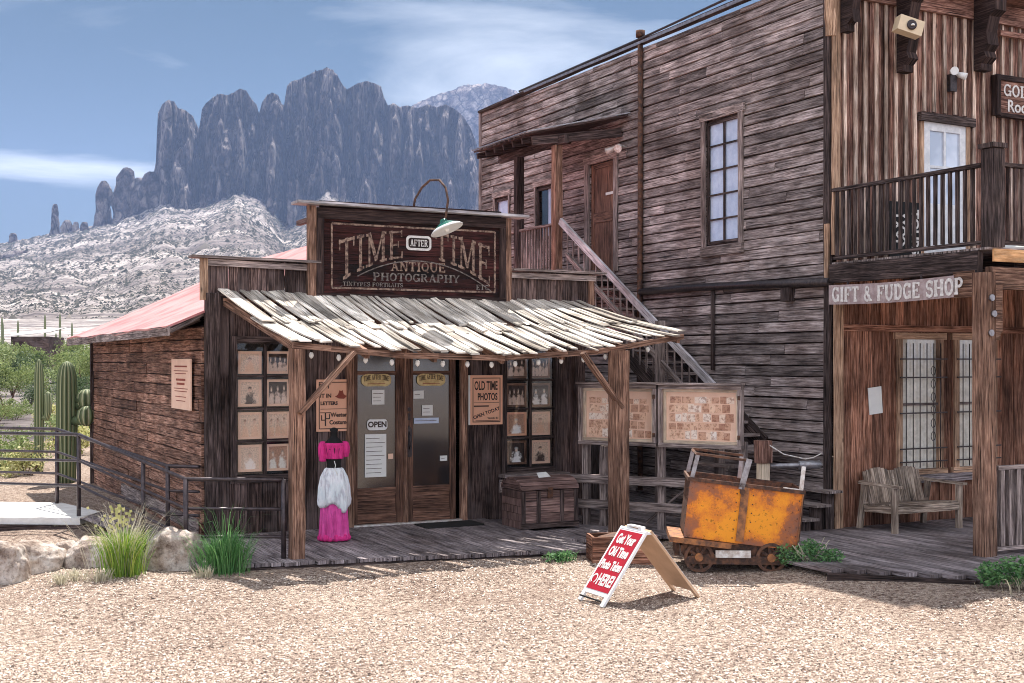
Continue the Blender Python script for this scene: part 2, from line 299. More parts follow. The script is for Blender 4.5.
# ------------------------------------------------------------------ builders
MX = {}                       # world matrices of the Empties
class MB:
    def __init__(s): s.v = []; s.f = []; s.uv = []; s.sm = []
    def face(s, idx, uvs, smooth=False): s.f.append(idx); s.uv.extend(uvs); s.sm.append(smooth)
    def quad(s, pts, u=(1, 1), smooth=False):
        k = len(s.v); s.v += [tuple(p) for p in pts]
        o = (R_.random() * 9, R_.random() * 9)
        if len(pts) == 4: uvs = [(o[0], o[1]), (o[0] + u[0], o[1]), (o[0] + u[0], o[1] + u[1]), (o[0], o[1] + u[1])]
        else: uvs = [(p[0] + o[0], p[1] + p[2]) for p in pts]
        s.face(list(range(k, k + len(pts))), uvs, smooth)
    def beam(s, p0, p1, w, t, n=(0, 0, 1), segs=1, jit=0., w1=None, t1=None):
        """board/beam from p0 to p1, thickness t along n, width w across"""
        p0 = Vector(p0); p1 = Vector(p1); a = p1 - p0; L = a.length
        if L < 1e-6: return
        a /= L; n = Vector(n); n = (n - a * n.dot(a))
        if n.length < 1e-5: n = a.orthogonal()
        n.normalize(); c = a.cross(n)
        k = len(s.v); uo = R_.random() * 20; vo = R_.random() * 20
        w1 = w if w1 is None else w1; t1 = t if t1 is None else t1
        for i in range(segs + 1):
            q = i / segs; p = p0 + a * (L * q); ww = (w + (w1 - w) * q) / 2; tt = (t + (t1 - t) * q) / 2
            if jit and 0 <= i <= segs: p = p + n * R_.uniform(-jit, jit) * .5 + c * R_.uniform(-jit, jit) * .5
            for sc_, st in ((-1, -1), (1, -1), (1, 1), (-1, 1)):
                jj = R_.uniform(-jit, jit) * .6 if jit else 0
                s.v.append(tuple(p + c * (sc_ * ww + jj) + n * (st * tt)))
        per = [0, w, w + t, 2 * w + t, 2 * w + 2 * t]
        for i in range(segs):
            u0 = uo + L * i / segs; u1 = uo + L * (i + 1) / segs
            for j in range(4):
                j2 = (j + 1) % 4; A = k + i * 4 + j; B = k + i * 4 + j2; Cc = B + 4; Dd = A + 4
                s.face([A, Dd, Cc, B], [(u0, vo + per[j]), (u1, vo + per[j]), (u1, vo + per[j + 1]), (u0, vo + per[j + 1])])
        e = k + segs * 4
        s.face([k, k + 1, k + 2, k + 3], [(uo, vo), (uo, vo + w), (uo + t, vo + w), (uo + t, vo)])
        s.face([e + 3, e + 2, e + 1, e], [(uo, vo), (uo, vo + w), (uo + t, vo + w), (uo + t, vo)])
    def box(s, x0, x1, y0, y1, z0, z1, grain=None):
        d = (x1 - x0, y1 - y0, z1 - z0); g = grain if grain is not None else max(range(3), key=lambda i: d[i])
        c = ((x0 + x1) / 2, (y0 + y1) / 2, (z0 + z1) / 2)
        if g == 0: s.beam((x0, c[1], c[2]), (x1, c[1], c[2]), d[1], d[2], (0, 0, 1))
        elif g == 1: s.beam((c[0], y0, c[2]), (c[0], y1, c[2]), d[0], d[2], (0, 0, 1))
        else: s.beam((c[0], c[1], z0), (c[0], c[1], z1), d[0], d[1], (0, 1, 0))
    def tube(s, pts, r, n=8, cap=True, r1=None, smooth=True):
        pts = [Vector(p) for p in pts]; k = len(s.v); m = len(pts)
        rr = r if isinstance(r, (list, tuple)) else [r + ((r1 if r1 is not None else r) - r) * i / max(1, m - 1) for i in range(m)]
        up = None; L = 0
        for i, p in enumerate(pts):
            d = (pts[min(i + 1, m - 1)] - pts[max(i - 1, 0)]).normalized()
            if up is None: up = d.orthogonal().normalized()
            up = (up - d * up.dot(d)).normalized(); sd_ = d.cross(up)
            for j in range(n):
                a = 2 * math.pi * j / n
                s.v.append(tuple(p + up * math.cos(a) * rr[i] + sd_ * math.sin(a) * rr[i]))
        for i in range(m - 1):
            l0 = i * .2
            for j in range(n):
                j2 = (j + 1) % n
                s.face([k + i * n + j, k + i * n + j2, k + (i + 1) * n + j2, k + (i + 1) * n + j],
                       [(l0, j * .05), (l0, j * .05 + .05), (l0 + .2, j * .05 + .05), (l0 + .2, j * .05)], smooth)
        if cap:
            s.face([k + j for j in range(n)][::-1], [(0, 0)] * n); s.face([k + (m - 1) * n + j for j in range(n)], [(0, 0)] * n)
    def prism(s, poly, z0, z1, f=lambda x, y, z: (x, y, z)):
        """polygon (2D) extruded, mapped through f"""
        k = len(s.v); n = len(poly)
        for z in (z0, z1):
            for p in poly: s.v.append(tuple(f(p[0], p[1], z)))
        uvp = [(p[0], p[1]) for p in poly]
        s.face([k + i for i in range(n)][::-1], uvp[::-1]); s.face([k + n + i for i in range(n)], uvp)
        for i in range(n):
            j = (i + 1) % n; s.face([k + i, k + j, k + n + j, k + n + i], [(0, i * .1), (.1, i * .1), (.1, i * .1 + .1), (0, i * .1 + .1)])
    def lathe(s, prof, n=24, c=(0, 0, 0), fn=None, uribs=None, smooth=True):
        k = len(s.v); m = len(prof)
        for i, (r, z) in enumerate(prof):
            for j in range(n):
                a = 2 * math.pi * j / n; rr = fn(r, z, a) if fn else r
                s.v.append((c[0] + rr * math.cos(a), c[1] + rr * math.sin(a), c[2] + z))
        ur = uribs or 1
        for i in range(m - 1):
            for j in range(n):
                j2 = (j + 1) % n; u0 = j / n * ur; u1 = (j + 1) / n * ur
                s.face([k + i * n + j, k + i * n + j2, k + (i + 1) * n + j2, k + (i + 1) * n + j], [(u0, prof[i][1]), (u1, prof[i][1]), (u1, prof[i + 1][1]), (u0, prof[i + 1][1])], smooth)
        s.face([k + j for j in range(n)][::-1], [(0, 0)] * n); s.face([k + (m - 1) * n + j for j in range(n)], [(0, 0)] * n)
    def build(s, name, mat, parent=None, local=False):
        me = bpy.data.meshes.new(name)
        v = s.v
        if parent is not None and not local:
            inv = MX[parent.name].inverted(); v = [tuple(inv @ Vector(p)) for p in v]
        me.from_pydata(v, [], s.f)
        uvl = me.uv_layers.new(name='UVMap'); uvl.data.foreach_set('uv', np.array(s.uv, dtype=np.float32).ravel())
        me.polygons.foreach_set('use_smooth', s.sm)
        me.materials.append(MATS[mat]); me.update()
        o = bpy.data.objects.new(name, me); col.objects.link(o)
        if parent is not None: o.parent = parent; MX[o.name] = MX[parent.name].copy()
        else: MX[o.name] = Matrix.Identity(4)
        return o
def tag(o, label=None, cat=None, group=None, kind=None):
    for k_, v_ in (('label', label), ('category', cat), ('group', group), ('kind', kind)):
        if v_: o[k_] = v_
    return o
def thing(name, label, cat, loc=(0, 0, 0), rot=(0, 0, 0), group=None):
    o = bpy.data.objects.new(name, None); col.objects.link(o); o.empty_display_size = .2
    o.location = loc; o.rotation_euler = rot; tag(o, label, cat, group)
    MX[o.name] = Matrix.LocRotScale(Vector(loc), Euler(rot), None)
    return o
def copy_tree(o, parent=None):
    c = o.copy(); col.objects.link(c)
    if parent is not None: c.parent = parent
    for ch in list(o.children): copy_tree(ch, c)
    return c
def struct(mb, name, mat): return tag(mb.build(name, mat), kind='structure')
def part(name, mat, parent, fn, local=False):
    m_ = MB(); fn(m_); return m_.build(name, mat, parent, local)

# slab-serif letters as thick strokes on a unit box (height 1)
T_, S_ = .19, .075
def _bar(x0, y0, x1, y1, t): return ('b', x0, y0, x1, y1, t)
def serif(x, y, w=.17): return ('b', x - w, y, x + w, y, S_ * 1.5)
def arc(cx, cy, rx, ry, a0, a1, t, n=9): return ('a', cx, cy, rx, ry, a0, a1, t, n)
sy0, sy1 = .055, .945
GL = {
 'T': (.78, [_bar(.39, .0, .39, 1, T_), _bar(.02, sy1, .76, sy1, .11), _bar(.06, .75, .06, 1, .08), _bar(.72, .75, .72, 1, .08), serif(.39, sy0)]),
 'I': (.42, [_bar(.21, 0, .21, 1, T_), serif(.21, sy0), serif(.21, sy1)]),
 'M': (1.0, [_bar(.16, 0, .16, 1, .12), _bar(.82, 0, .82, 1, T_), _bar(.16, 1, .49, .12, T_), _bar(.49, .12, .80, 1, .1), serif(.16, sy0), serif(.82, sy0), serif(.12, sy1, .11), serif(.86, sy1, .11)]),
 'E': (.76, [_bar(.17, 0, .17, 1, T_), _bar(.05, sy1, .68, sy1, .1), _bar(.05, sy0, .70, sy0, .1), _bar(.17, .5, .50, .5, .09), _bar(.66, .76, .66, 1, .08), _bar(.68, 0, .68, .25, .08), _bar(.50, .38, .50, .62, .07)]),
 'F': (.74, [_bar(.17, 0, .17, 1, T_), _bar(.05, sy1, .68, sy1, .1), _bar(.17, .5, .50, .5, .09), _bar(.66, .74, .66, 1, .08), _bar(.50, .38, .50, .62, .07), serif(.17, sy0)]),
 'G': (.84, [arc(.42, .5, .32, .44, 40, 330, .15, 14), _bar(.72, .02, .72, .44, .15), _bar(.52, .44, .84, .44, .1), _bar(.70, .70, .70, .98, .08)]),
 'U': (.88, [arc(.44, .36, .27, .31, 180, 360, .15, 10), _bar(.17, .36, .17, 1, T_), _bar(.71, .36, .71, 1, .12), serif(.17, sy1), serif(.71, sy1, .15)]),
 'D': (.84, [_bar(.18, 0, .18, 1, T_), arc(.34, .5, .38, .45, -90, 90, .16, 12), _bar(.04, sy1, .36, sy1, .1), _bar(.04, sy0, .36, sy0, .1)]),
 'S': (.72, [arc(.36, .72, .25, .235, 20, 270, .13, 12), arc(.36, .27, .27, .235, -160, 90, .14, 12), _bar(.62, .68, .62, .98, .07), _bar(.09, .02, .09, .32, .07)]),
 'H': (.92, [_bar(.18, 0, .18, 1, T_), _bar(.74, 0, .74, 1, T_), _bar(.18, .5, .74, .5, .1), serif(.18, sy0), serif(.74, sy0), serif(.18, sy1), serif(.74, sy1)]),
 'O': (.82, [arc(.41, .5, .31, .44, 0, 360, .16, 18)]),
 'P': (.80, [_bar(.18, 0, .18, 1, T_), arc(.40, .72, .27, .235, -90, 90, .14, 9), _bar(.04, sy1, .42, sy1, .09), _bar(.18, .485, .42, .485, .09), serif(.18, sy0)]),
 'A': (.88, [_bar(.16, 0, .44, 1, .1), _bar(.44, 1, .72, 0, T_), _bar(.26, .32, .64, .32, .09), serif(.15, sy0, .14), serif(.74, sy0, .15)]),
 'N': (.90, [_bar(.16, 0, .16, 1, .1), _bar(.74, 0, .74, 1, .1), _bar(.18, 1, .73, 0, T_), serif(.16, sy0, .14), serif(.14, sy1, .13), serif(.74, sy1, .14)]),
 'Q': (.84, [arc(.41, .52, .31, .42, 0, 360, .15, 18), _bar(.42, .22, .74, -.10, .13)]),
 'L': (.72, [_bar(.18, 0, .18, 1, T_), serif(.18, sy1), _bar(.04, sy0, .64, sy0, .1), _bar(.64, 0, .64, .28, .08)]),
 'R': (.86, [_bar(.18, 0, .18, 1, T_), arc(.40, .74, .25, .215, -90, 90, .13, 9), _bar(.04, sy1, .42, sy1, .09), _bar(.18, .51, .42, .51, .09), _bar(.42, .5, .72, 0, .16), serif(.18, sy0, .15), serif(.74, sy0, .1)]),
 'Y': (.84, [_bar(.10, 1, .42, .45, .15), _bar(.74, 1, .42, .45, .1), _bar(.42, 0, .42, .48, T_), serif(.42, sy0), serif(.12, sy1, .13), serif(.74, sy1, .12)]),
 'C': (.80, [arc(.42, .5, .32, .44, 45, 315, .15, 14), _bar(.70, .70, .70, .98, .08)]),
 '&': (.86, [arc(.36, .75, .17, .19, 0, 360, .11, 12), arc(.36, .28, .25, .24, 60, 390, .13, 14), _bar(.24, .66, .72, .02, .15), serif(.74, sy0, .12)]),
 ' ': (.42, []),
}
def text_width(s_, sp=.06): return sum(GL[c][0] + sp for c in s_) - sp
def slab(mb, s_, f, h=1., sx=1., sp=.06, dz=.006, bold=1.):
    """f(x, y, z) maps text space to the place; x from 0"""
    x = 0
    for ch in s_:
        wd, st = GL[ch]
        for q in st:
            if q[0] == 'b':
                _, x0, y0, x1, y1, t_ = q; t_ *= bold
                dx_, dy_ = x1 - x0, y1 - y0; L = math.hypot(dx_, dy_) or 1
                nx, ny = -dy_ / L * t_ / 2, dx_ / L * t_ / 2
                P_ = [(x0 + nx, y0 + ny), (x0 - nx, y0 - ny), (x1 - nx, y1 - ny), (x1 + nx, y1 + ny)]
                mb.prism([((x + a) * h * sx, b_ * h) for a, b_ in P_], dz * R_.uniform(.9, 1.0), 0, f)
            else:
                _, cx, cy, rx, ry, a0, a1, t_, n_ = q; t_ *= bold
                for i in range(n_):
                    A0 = math.radians(a0 + (a1 - a0) * i / n_); A1 = math.radians(a0 + (a1 - a0) * (i + 1) / n_)
                    P_ = [(cx + (rx + t_ / 2) * math.cos(A0), cy + (ry + t_ / 2) * math.sin(A0)), (cx + (rx - t_ / 2) * math.cos(A0), cy + (ry - t_ / 2) * math.sin(A0)),
                          (cx + (rx - t_ / 2) * math.cos(A1), cy + (ry - t_ / 2) * math.sin(A1)), (cx + (rx + t_ / 2) * math.cos(A1), cy + (ry + t_ / 2) * math.sin(A1))]
                    mb.prism([((x + a) * h * sx, b_ * h) for a, b_ in P_], dz * R_.uniform(.9, 1.0), 0, f)
        x += wd + sp
def onY(x0, z0, y0):          # text on a wall facing -Y
    return lambda x, y, z: (x0 + x, y0 - z, z0 + y)
def fonttext(name, s_, size, mat, parent, M_, ext=.002, sx=1, align='CENTER', bold=.0):
    cu = bpy.data.curves.new(name, 'FONT'); cu.body = s_; cu.size = size; cu.extrude = ext; cu.align_x = align; cu.align_y = 'CENTER'; cu.offset = bold
    cu.resolution_u = 3
    tmp = bpy.data.objects.new(name, cu); col.objects.link(tmp)
    bpy.context.view_layer.update()
    me = bpy.data.meshes.new_from_object(tmp.evaluated_get(bpy.context.evaluated_depsgraph_get()))
    bpy.data.objects.remove(tmp)
    me.name = name; me.transform(Matrix.Diagonal((sx, 1, 1, 1)))
    if parent is not None: M_ = MX[parent.name].inverted() @ M_
    me.transform(M_); me.materials.clear(); me.materials.append(MATS[mat])
    o = bpy.data.objects.new(name, me); col.objects.link(o); o.parent = parent
    return o
def wallM(x, y, z, rx=90, rz=0, roll=0):    # text matrix: upright, reading along +X, facing -Y
    return Matrix.Translation((x, y, z)) @ Matrix.Rotation(math.radians(rz), 4, 'Z') @ Matrix.Rotation(math.radians(rx), 4, 'X') @ Matrix.Rotation(math.radians(roll), 4, 'Z')

# ================================================================== ground and hills
DV = Vector((.4598, .888, 0)); RV = Vector((.888, -.4598, 0)); CAM = Vector((CX, CY, 0))
GZ = -.18
def sheet(name, mat, xs, ys, zf):
    m_ = MB(); nx, ny = len(xs), len(ys)
    for y in ys:
        for x in xs: m_.v.append((x, y, zf(x, y)))
    for j in range(ny - 1):
        for i in range(nx - 1):
            a = j * nx + i; m_.face([a, a + 1, a + nx + 1, a + nx], [(0, 0)] * 4, True)
    return struct(m_, name, mat)
def fan(name, mat, px, rows):
    """rows: list of functions px -> (depth, height); built at real distance"""
    m_ = MB(); nx = len(px); pts = [[rf(x) for x in px] for rf in rows]
    for r in pts:
        for x, (d, z, *o) in zip(px, r):
            t_ = (x - 512) / 1240.
            p = CAM + (DV + RV * t_) * d; m_.v.append((p.x, p.y, z))
    for j in range(len(rows) - 1):
        for i in range(nx - 1):
            a = j * nx + i; m_.face([a, a + 1, a + nx + 1, a + nx], [(0, 0)] * 4, True)
    return m_
# base plate of the whole desert
m_ = MB(); m_.quad([(-5000, -5000, -2.5), (5600, -5000, -2.5), (5600, 6200, -2.5), (-5000, 6200, -2.5)]); struct(m_, 'ground', 'desert')
xs = [-60] + list(np.arange(-14, 16.1, .5)) + [60]; ys = [-60] + list(np.arange(-20, 8, .5)) + [26]
def gz(x, y):
    r = .02 * noise.noise(Vector((x * .7, y * .7, 0)))
    if not (-14 < x < 16 and -20 < y < 8): return GZ
    sm = lambda q: (lambda u: u * u * (3 - 2 * u))(min(1, max(0, q)))
    k_ = sm((x - 1.4) / 1.2)
    up = .105 * ((1 - k_) * sm((y + 5.4) / 1.9) * sm((6.2 + x) / 1.5) + k_ * sm((y + 9.0) / 1.4) * sm((x - 2.2) / 1.2))
    return GZ + up + r
sheet('gravel_yard', 'gravel', xs, ys, gz)
def lerp_tab(tab, x):
    if x <= tab[0][0]: return tab[0][1]
    for (a, ya), (b_, yb) in zip(tab, tab[1:]):
        if x <= b_: return ya + (yb - ya) * (x - a) / (b_ - a)
    return tab[-1][1]
def zat(y, d): return CZ + (361 - y) * d / 1240.
TAL = [(-900, 300), (-400, 268), (-120, 252), (0, 243), (60, 233), (110, 222), (150, 206), (165, 200), (190, 204), (215, 199), (235, 191), (262, 198), (285, 224), (300, 215), (326, 186), (350, 200), (380, 222), (420, 214), (460, 222), (500, 226), (700, 240), (1000, 262), (1500, 290), (2200, 315)]
SKY = [(-900, 299), (-400, 267), (-120, 251), (0, 241), (40, 233), (60, 229), (110, 217), (147, 200), (150, 190), (153, 176), (156, 160), (157, 130), (158, 112), (162, 103), (168, 99), (174, 100), (178, 107), (186, 109), (193, 115), (197, 124), (199, 128),
       (202, 108), (206, 102), (213, 96), (220, 93), (228, 94), (234, 91), (240, 87), (246, 89), (251, 97), (257, 104), (259, 112), (262, 101), (266, 95), (272, 91), (278, 94), (282, 103), (284, 104),
       (287, 85), (292, 80), (300, 78), (308, 74), (316, 70), (324, 68), (332, 69), (338, 75), (343, 84), (347, 88), (350, 86), (358, 82), (366, 80), (374, 82), (381, 85), (384, 96), (388, 104), (394, 102), (400, 106), (408, 104), (418, 107), (428, 103), (436, 106), (446, 103), (455, 108), (464, 116), (470, 126), (474, 136), (479, 150), (484, 170), (492, 200), (520, 224),
       (700, 238), (1000, 260), (1500, 288), (2200, 313)]
BUT = [(150, 200), (197, 260), (257, 285), (284, 348), (345, 386), (384, 432), (428, 486)]
def ty(x): return lerp_tab(TAL, x) + 1.2 * noise.noise(Vector((x * .09, 1, 0)))
def rough(x, s, k): return noise.fractal(Vector((x * s, k, 0)), 1, 2, 5)
def buttress(x):
    best = 0
    for a, b_ in BUT:
        if a <= x <= b_:
            q = (x - (a + b_) / 2) / ((b_ - a) / 2); best = max(best, math.sqrt(max(0, 1 - q * q)))
    return best
def dfront(x, z):
    f = buttress(x) * 210
    wx = x + 9 * noise.noise(Vector((x * .03, z * .006, 2.)))
    f += 150 * abs(noise.noise(Vector((wx * .052, 3.3, z * .0022)))) + 60 * abs(noise.noise(Vector((wx * .15, 7.7, z * .007)))) + 9 * noise.fractal(Vector((wx * .42, 2.2, z * .03)), 1, 2, 4)
    dd_ = noise.voronoi(Vector((wx * .075, z * .0065, 1.5)))[0]
    f += 60 * min(1, (dd_[1] - dd_[0]) * 2.6) + 22 * noise.noise(Vector((x * .05, 9.2, z * .03)))
    return 2500 - f
px = list(np.arange(-900, -60, 20)) + list(np.arange(-60, 560, 1.0)) + list(np.arange(560, 2200, 20))
DK = [(26, -.25), (40, -.25), (60, -.2), (90, .1), (130, .9), (190, 2.4), (270, 5.5), (360, 11), (460, 18)]
rows = [(lambda x, d=d, z=z: (d, z + (.15 * d / 60 * noise.noise(Vector((x * .01, d * .02, 0)))))) for d, z in DK]
NS = 56
def slope_row(q):
    def f(x):
        T = zat(ty(x), 2330); d = 460 + (2330 - 460) * q
        prof = q ** 1.25
        z = 18 + (T - 18) * prof
        amp = 24 * q * (1 - q) * 2.2
        z += amp * (noise.noise(Vector((x * .011, q * 3.1, 5))) + .55 * noise.noise(Vector((x * .035 + q * 2.2, q * 8, 9)))) + 4 * q * noise.fractal(Vector((x * .12, q * 26, 2)), 1, 2, 3)
        return (d, z)
    return f
rows += [slope_row(i / NS) for i in range(1, NS + 1)]
def talus_in(x):   # talus surface runs on under the cliff
    return (2560, zat(ty(x), 2330) + 8)
hills = fan('hills', 'desert', px, rows + [talus_in, lambda x: (3400, zat(ty(x), 2330) + 4), lambda x: (5200, 30.)])
struct(hills, 'hills', 'desert')
NC = 90
def cliff_row(q):
    def f(x):
        base = zat(lerp_tab(TAL, x), 2330) - 45; dt = 2400
        sk = lerp_tab(SKY, x) + 1.2 + .45 * rough(x, .22, 4.4) + .3 * rough(x, .8, 1.4)
        def dcl(z):
            u = z / 62. + 1.7 * noise.noise(Vector((x * .045, z * .004, 3.3))) + .8 * noise.noise(Vector((x * .16, 5.5, 0))); fr = u - math.floor(u)
            st = math.floor(u) + (0 if fr < .72 else (fr - .72) / .28)
            return dfront(x, z) + 25 * (st - base / 62.) + 12 * noise.noise(Vector((x * .3, z * .05, 8)))
        if lerp_tab(TAL, x) - sk > 6:
            top = zat(sk, 2450)
            for _i in range(5): top = .5 * top + .5 * zat(sk, dcl(top))
        else: top = zat(lerp_tab(TAL, x), 2330) - 40
        top = max(top, base + 2)
        z = base + (top - base) * q
        d = dcl(z)
        if q > .999 and lerp_tab(TAL, x) - sk > 6: z = zat(sk, d)
        return (d, z)
    return f
cpx = list(np.arange(100, 520, .5))
crows = [cliff_row(i / NC) for i in range(NC + 1)]
def cap(k_):
    def f(x):
        d, z = cliff_row(1)(x); return (d + 55 * k_, z - 22 * k_ ** 1.5)
    return f
crows += [cap(k_) for k_ in (1, 2, 4, 7)] + [lambda x: (2990, zat(lerp_tab(TAL, x), 2330) - 60)]
struct(fan('cliffs', 'cliff_rock', cpx, crows), 'cliffs', 'cliff_rock')
# farther ridge behind
RID = [(340, 200), (385, 150), (400, 118), (412, 104), (425, 98), (440, 92), (452, 89), (462, 84), (474, 83), (486, 82), (498, 84), (512, 88), (530, 96), (560, 110), (620, 140), (800, 200), (1000, 250)]
def ridge_row(q):
    def f(x):
        top = zat(lerp_tab(RID, x) + 1.6 * rough(x, .3, 8), 4000)
        return (3600 + 420 * q + 60 * noise.fractal(Vector((x * .08, q * 5, 1)), 1, 2, 4) * (1 - q), top * q ** .8)
    return f
struct(fan('far_ridge', 'cliff_rock', list(np.arange(340, 1000, 2.)), [ridge_row(i / 24) for i in range(25)] + [lambda x: (4600, zat(lerp_tab(RID, x), 4000) * .4)]), 'far_ridge', 'cliff_rock')
# rock spires standing on the left slope
def spire(xp, ybase, ytop, wpx, d, lean=0, seed=0):
    m_ = MB(); hgt = (ybase - ytop) * d / 1240.; r = wpx / 2 * d / 1240.
    t_ = (xp - 512) / 1240.; c = CAM + (DV + RV * t_) * d; zb = zat(ybase, d)
    n = 22; k_ = 0; prof = [(-.25, 1.35), (0, 1.25), (.12, 1.02), (.25, .98), (.4, .9), (.55, .88), (.7, .80), (.83, .72), (.95, .52), (1, .30)]
    rings = []
    for q, rr in prof:
        for j in range(n):
            a = 2 * math.pi * j / n; nn = 1 + .62 * noise.noise(Vector((math.cos(a) * 1.9 + seed, math.sin(a) * 1.9, q * 3.4))) + .26 * noise.noise(Vector((math.cos(a) * 5 + seed, math.sin(a) * 5, q * 6)))
            p = c + RV * (math.cos(a) * r * rr * nn + lean * q * r) + DV * (math.sin(a) * r * rr * nn)
            m_.v.append((p.x, p.y, zb + hgt * q))
    for i in range(len(prof) - 1):
        for j in range(n):
            j2 = (j + 1) % n; m_.face([i * n + j, i * n + j2, (i + 1) * n + j2, (i + 1) * n + j], [(0, 0)] * 4, True)
    m_.face([(len(prof) - 1) * n + j for j in range(n)], [(0, 0)] * n)
    return struct(m_, 'rock_spire', 'cliff_rock')
for i, a in enumerate([(103, 228, 181, 15, 2290, .1), (121, 226, 168, 22, 2290, .5), (137, 220, 178, 24, 2290, .2), (151, 212, 172, 24, 2280, .1), (55, 236, 204, 8, 2270, .1), (66, 238, 220, 12, 2260, .2),
                       (13, 246, 233, 8, 2260, 0), (84, 238, 222, 9, 2200, .1), (75, 240, 222, 8, 2260, .2),
                       (182, 208, 188, 5, 2180, 0), (189, 208, 191, 5, 2180, 0), (203, 214, 194, 6, 2150, 0), (290, 232, 182, 7, 2140, 0), (297, 236, 180, 6, 2140, 0), (334, 206, 176, 7, 2180, 0), (343, 210, 178, 6, 2170, .2), (270, 250, 198, 9, 2120, 0),
                       (20, 275, 251, 44, 1750, 0), (5, 274, 255, 30, 1740, 0), (86, 273, 250, 20, 1700, .1)]):
    spire(*a, seed=i * 3.1)
# scrub and loose rock over the slopes (uncountable)
def scrub():
    n = 125000; rng = np.random.default_rng(8); xs_ = rng.uniform(-130, 500, n); q = rng.random(n) ** .8 * .97 + .01
    grid = [[f_(x) for x in range(-140, 511, 5)] for f_ in (slope_row(i / NS) for i in range(0, NS + 1))]
    G = np.array(grid); gi = (xs_ + 140) / 5; i0 = gi.astype(int); fx = gi - i0; qj = q * NS; j0 = np.minimum(qj.astype(int), NS - 1); fy = qj - j0
    P_ = (G[j0, i0] * ((1 - fx) * (1 - fy))[:, None] + G[j0, i0 + 1] * (fx * (1 - fy))[:, None] + G[j0 + 1, i0] * ((1 - fx) * fy)[:, None] + G[j0 + 1, i0 + 1] * (fx * fy)[:, None])
    d_ = P_[:, 0]; z_ = P_[:, 1]; t_ = (xs_ - 512) / 1240.
    X = CX + d_ * (DV.x + t_ * RV.x); Y = CY + d_ * (DV.y + t_ * RV.y); s_ = rng.lognormal(-.22, .5, n) * (.5 + d_ / 1700.)
    keep = np.array([noise.noise(Vector((float(a) * .012, float(b_) * .012, 0))) + float(c_) * .9 > .25 for a, b_, c_ in zip(X, Y, rng.random(n))])
    X, Y, z_, s_ = X[keep], Y[keep], z_[keep], s_[keep]; n = len(X)
    base = np.array([(1, 0, 0), (.2, 1, 0), (-1, .1, 0), (0, -1, 0), (.1, 0, 1)], float)
    V = base[None] * rng.uniform(.5, 1.4, (n, 5, 3)) * s_[:, None, None]; V[..., 0] += X[:, None]; V[..., 1] += Y[:, None]; V[..., 2] = V[..., 2] * .8 + z_[:, None] - .3 * s_[:, None] + .0
    fb = np.array([(0, 1, 4), (1, 2, 4), (2, 3, 4), (3, 0, 4)]); F = (fb[None] + (np.arange(n) * 5)[:, None, None]).reshape(-1, 3)
    me = bpy.data.meshes.new('hillside_scrub'); me.vertices.add(n * 5); me.vertices.foreach_set('co', V.reshape(-1).astype(np.float32))
    me.loops.add(len(F) * 3); me.loops.foreach_set('vertex_index', F.astype(np.int32).ravel()); me.polygons.add(len(F)); me.polygons.foreach_set('loop_start', np.arange(0, len(F) * 3, 3, dtype=np.int32))
    me.update(calc_edges=True); me.validate(); me.materials.append(MATS['scrub'])
    o = bpy.data.objects.new('hillside_scrub', me); col.objects.link(o); tag(o, 'dark scrub and loose rock over the pale slopes', 'scrub', kind='stuff')
scrub()
# haze box (sky outside)
m_ = MB(); m_.box(-5300, 5900, -5300, 6500, -3.6, 1060); tag(m_.build('haze', 'haze'), kind='stuff')

# gravel stones (uncountable)
def pebbles():
    n = 80000; rng = np.random.default_rng(5)
    d = 9.4 + (rng.random(n) ** 1.25) * 6.4; t_ = rng.uniform(-.50, .50, n)
    X = CX + d * (.4598 + t_ * .888); Y = CY + d * (.888 - t_ * .4598)
    keep = ~((X > 2.4) & (Y > -7.9) & (X < 14)) & ~((Y > -3.3) & (X > -3.7))
    X, Y = X[keep], Y[keep]; n = len(X)
    s_ = rng.lognormal(-4.85, .38, n); s_ = np.clip(s_, .004, .016)
    base = np.array([(1, 0, 0), (0, 1, 0), (-1, 0, 0), (0, -1, 0), (0, 0, 1)], float)
    ang = rng.uniform(0, 6.28, n); ca, sa = np.cos(ang), np.sin(ang)
    jit = rng.uniform(.6, 1.4, (n, 5, 1)); V = base[None] * jit * s_[:, None, None] * np.array([1.25, .85, .7])
    Vx = V[..., 0] * ca[:, None] - V[..., 1] * sa[:, None] + X[:, None]; Vy = V[..., 0] * sa[:, None] + V[..., 1] * ca[:, None] + Y[:, None]
    zb = np.array([gz(float(a), float(b_)) for a, b_ in zip(X, Y)])
    Vz = V[..., 2] + zb[:, None] + .001
    vs = np.stack([Vx, Vy, Vz], -1).reshape(-1, 3)
    fb = np.array([(0, 1, 4), (1, 2, 4), (2, 3, 4), (3, 0, 4)]); F = (fb[None] + (np.arange(n) * 5)[:, None, None]).reshape(-1, 3)
    me = bpy.data.meshes.new('gravel_stones'); me.vertices.add(len(vs)); me.vertices.foreach_set('co', vs.astype(np.float32).ravel())
    me.loops.add(len(F) * 3); me.loops.foreach_set('vertex_index', F.astype(np.int32).ravel())
    me.polygons.add(len(F)); me.polygons.foreach_set('loop_start', np.arange(0, len(F) * 3, 3, dtype=np.int32))
    me.update(calc_edges=True); me.validate(); me.materials.append(MATS['pebble'])
    o = bpy.data.objects.new('gravel_stones', me); col.objects.link(o); tag(o, 'loose pale stones of the gravel yard', 'gravel', kind='stuff')
pebbles()
def pebble_obj(): pass

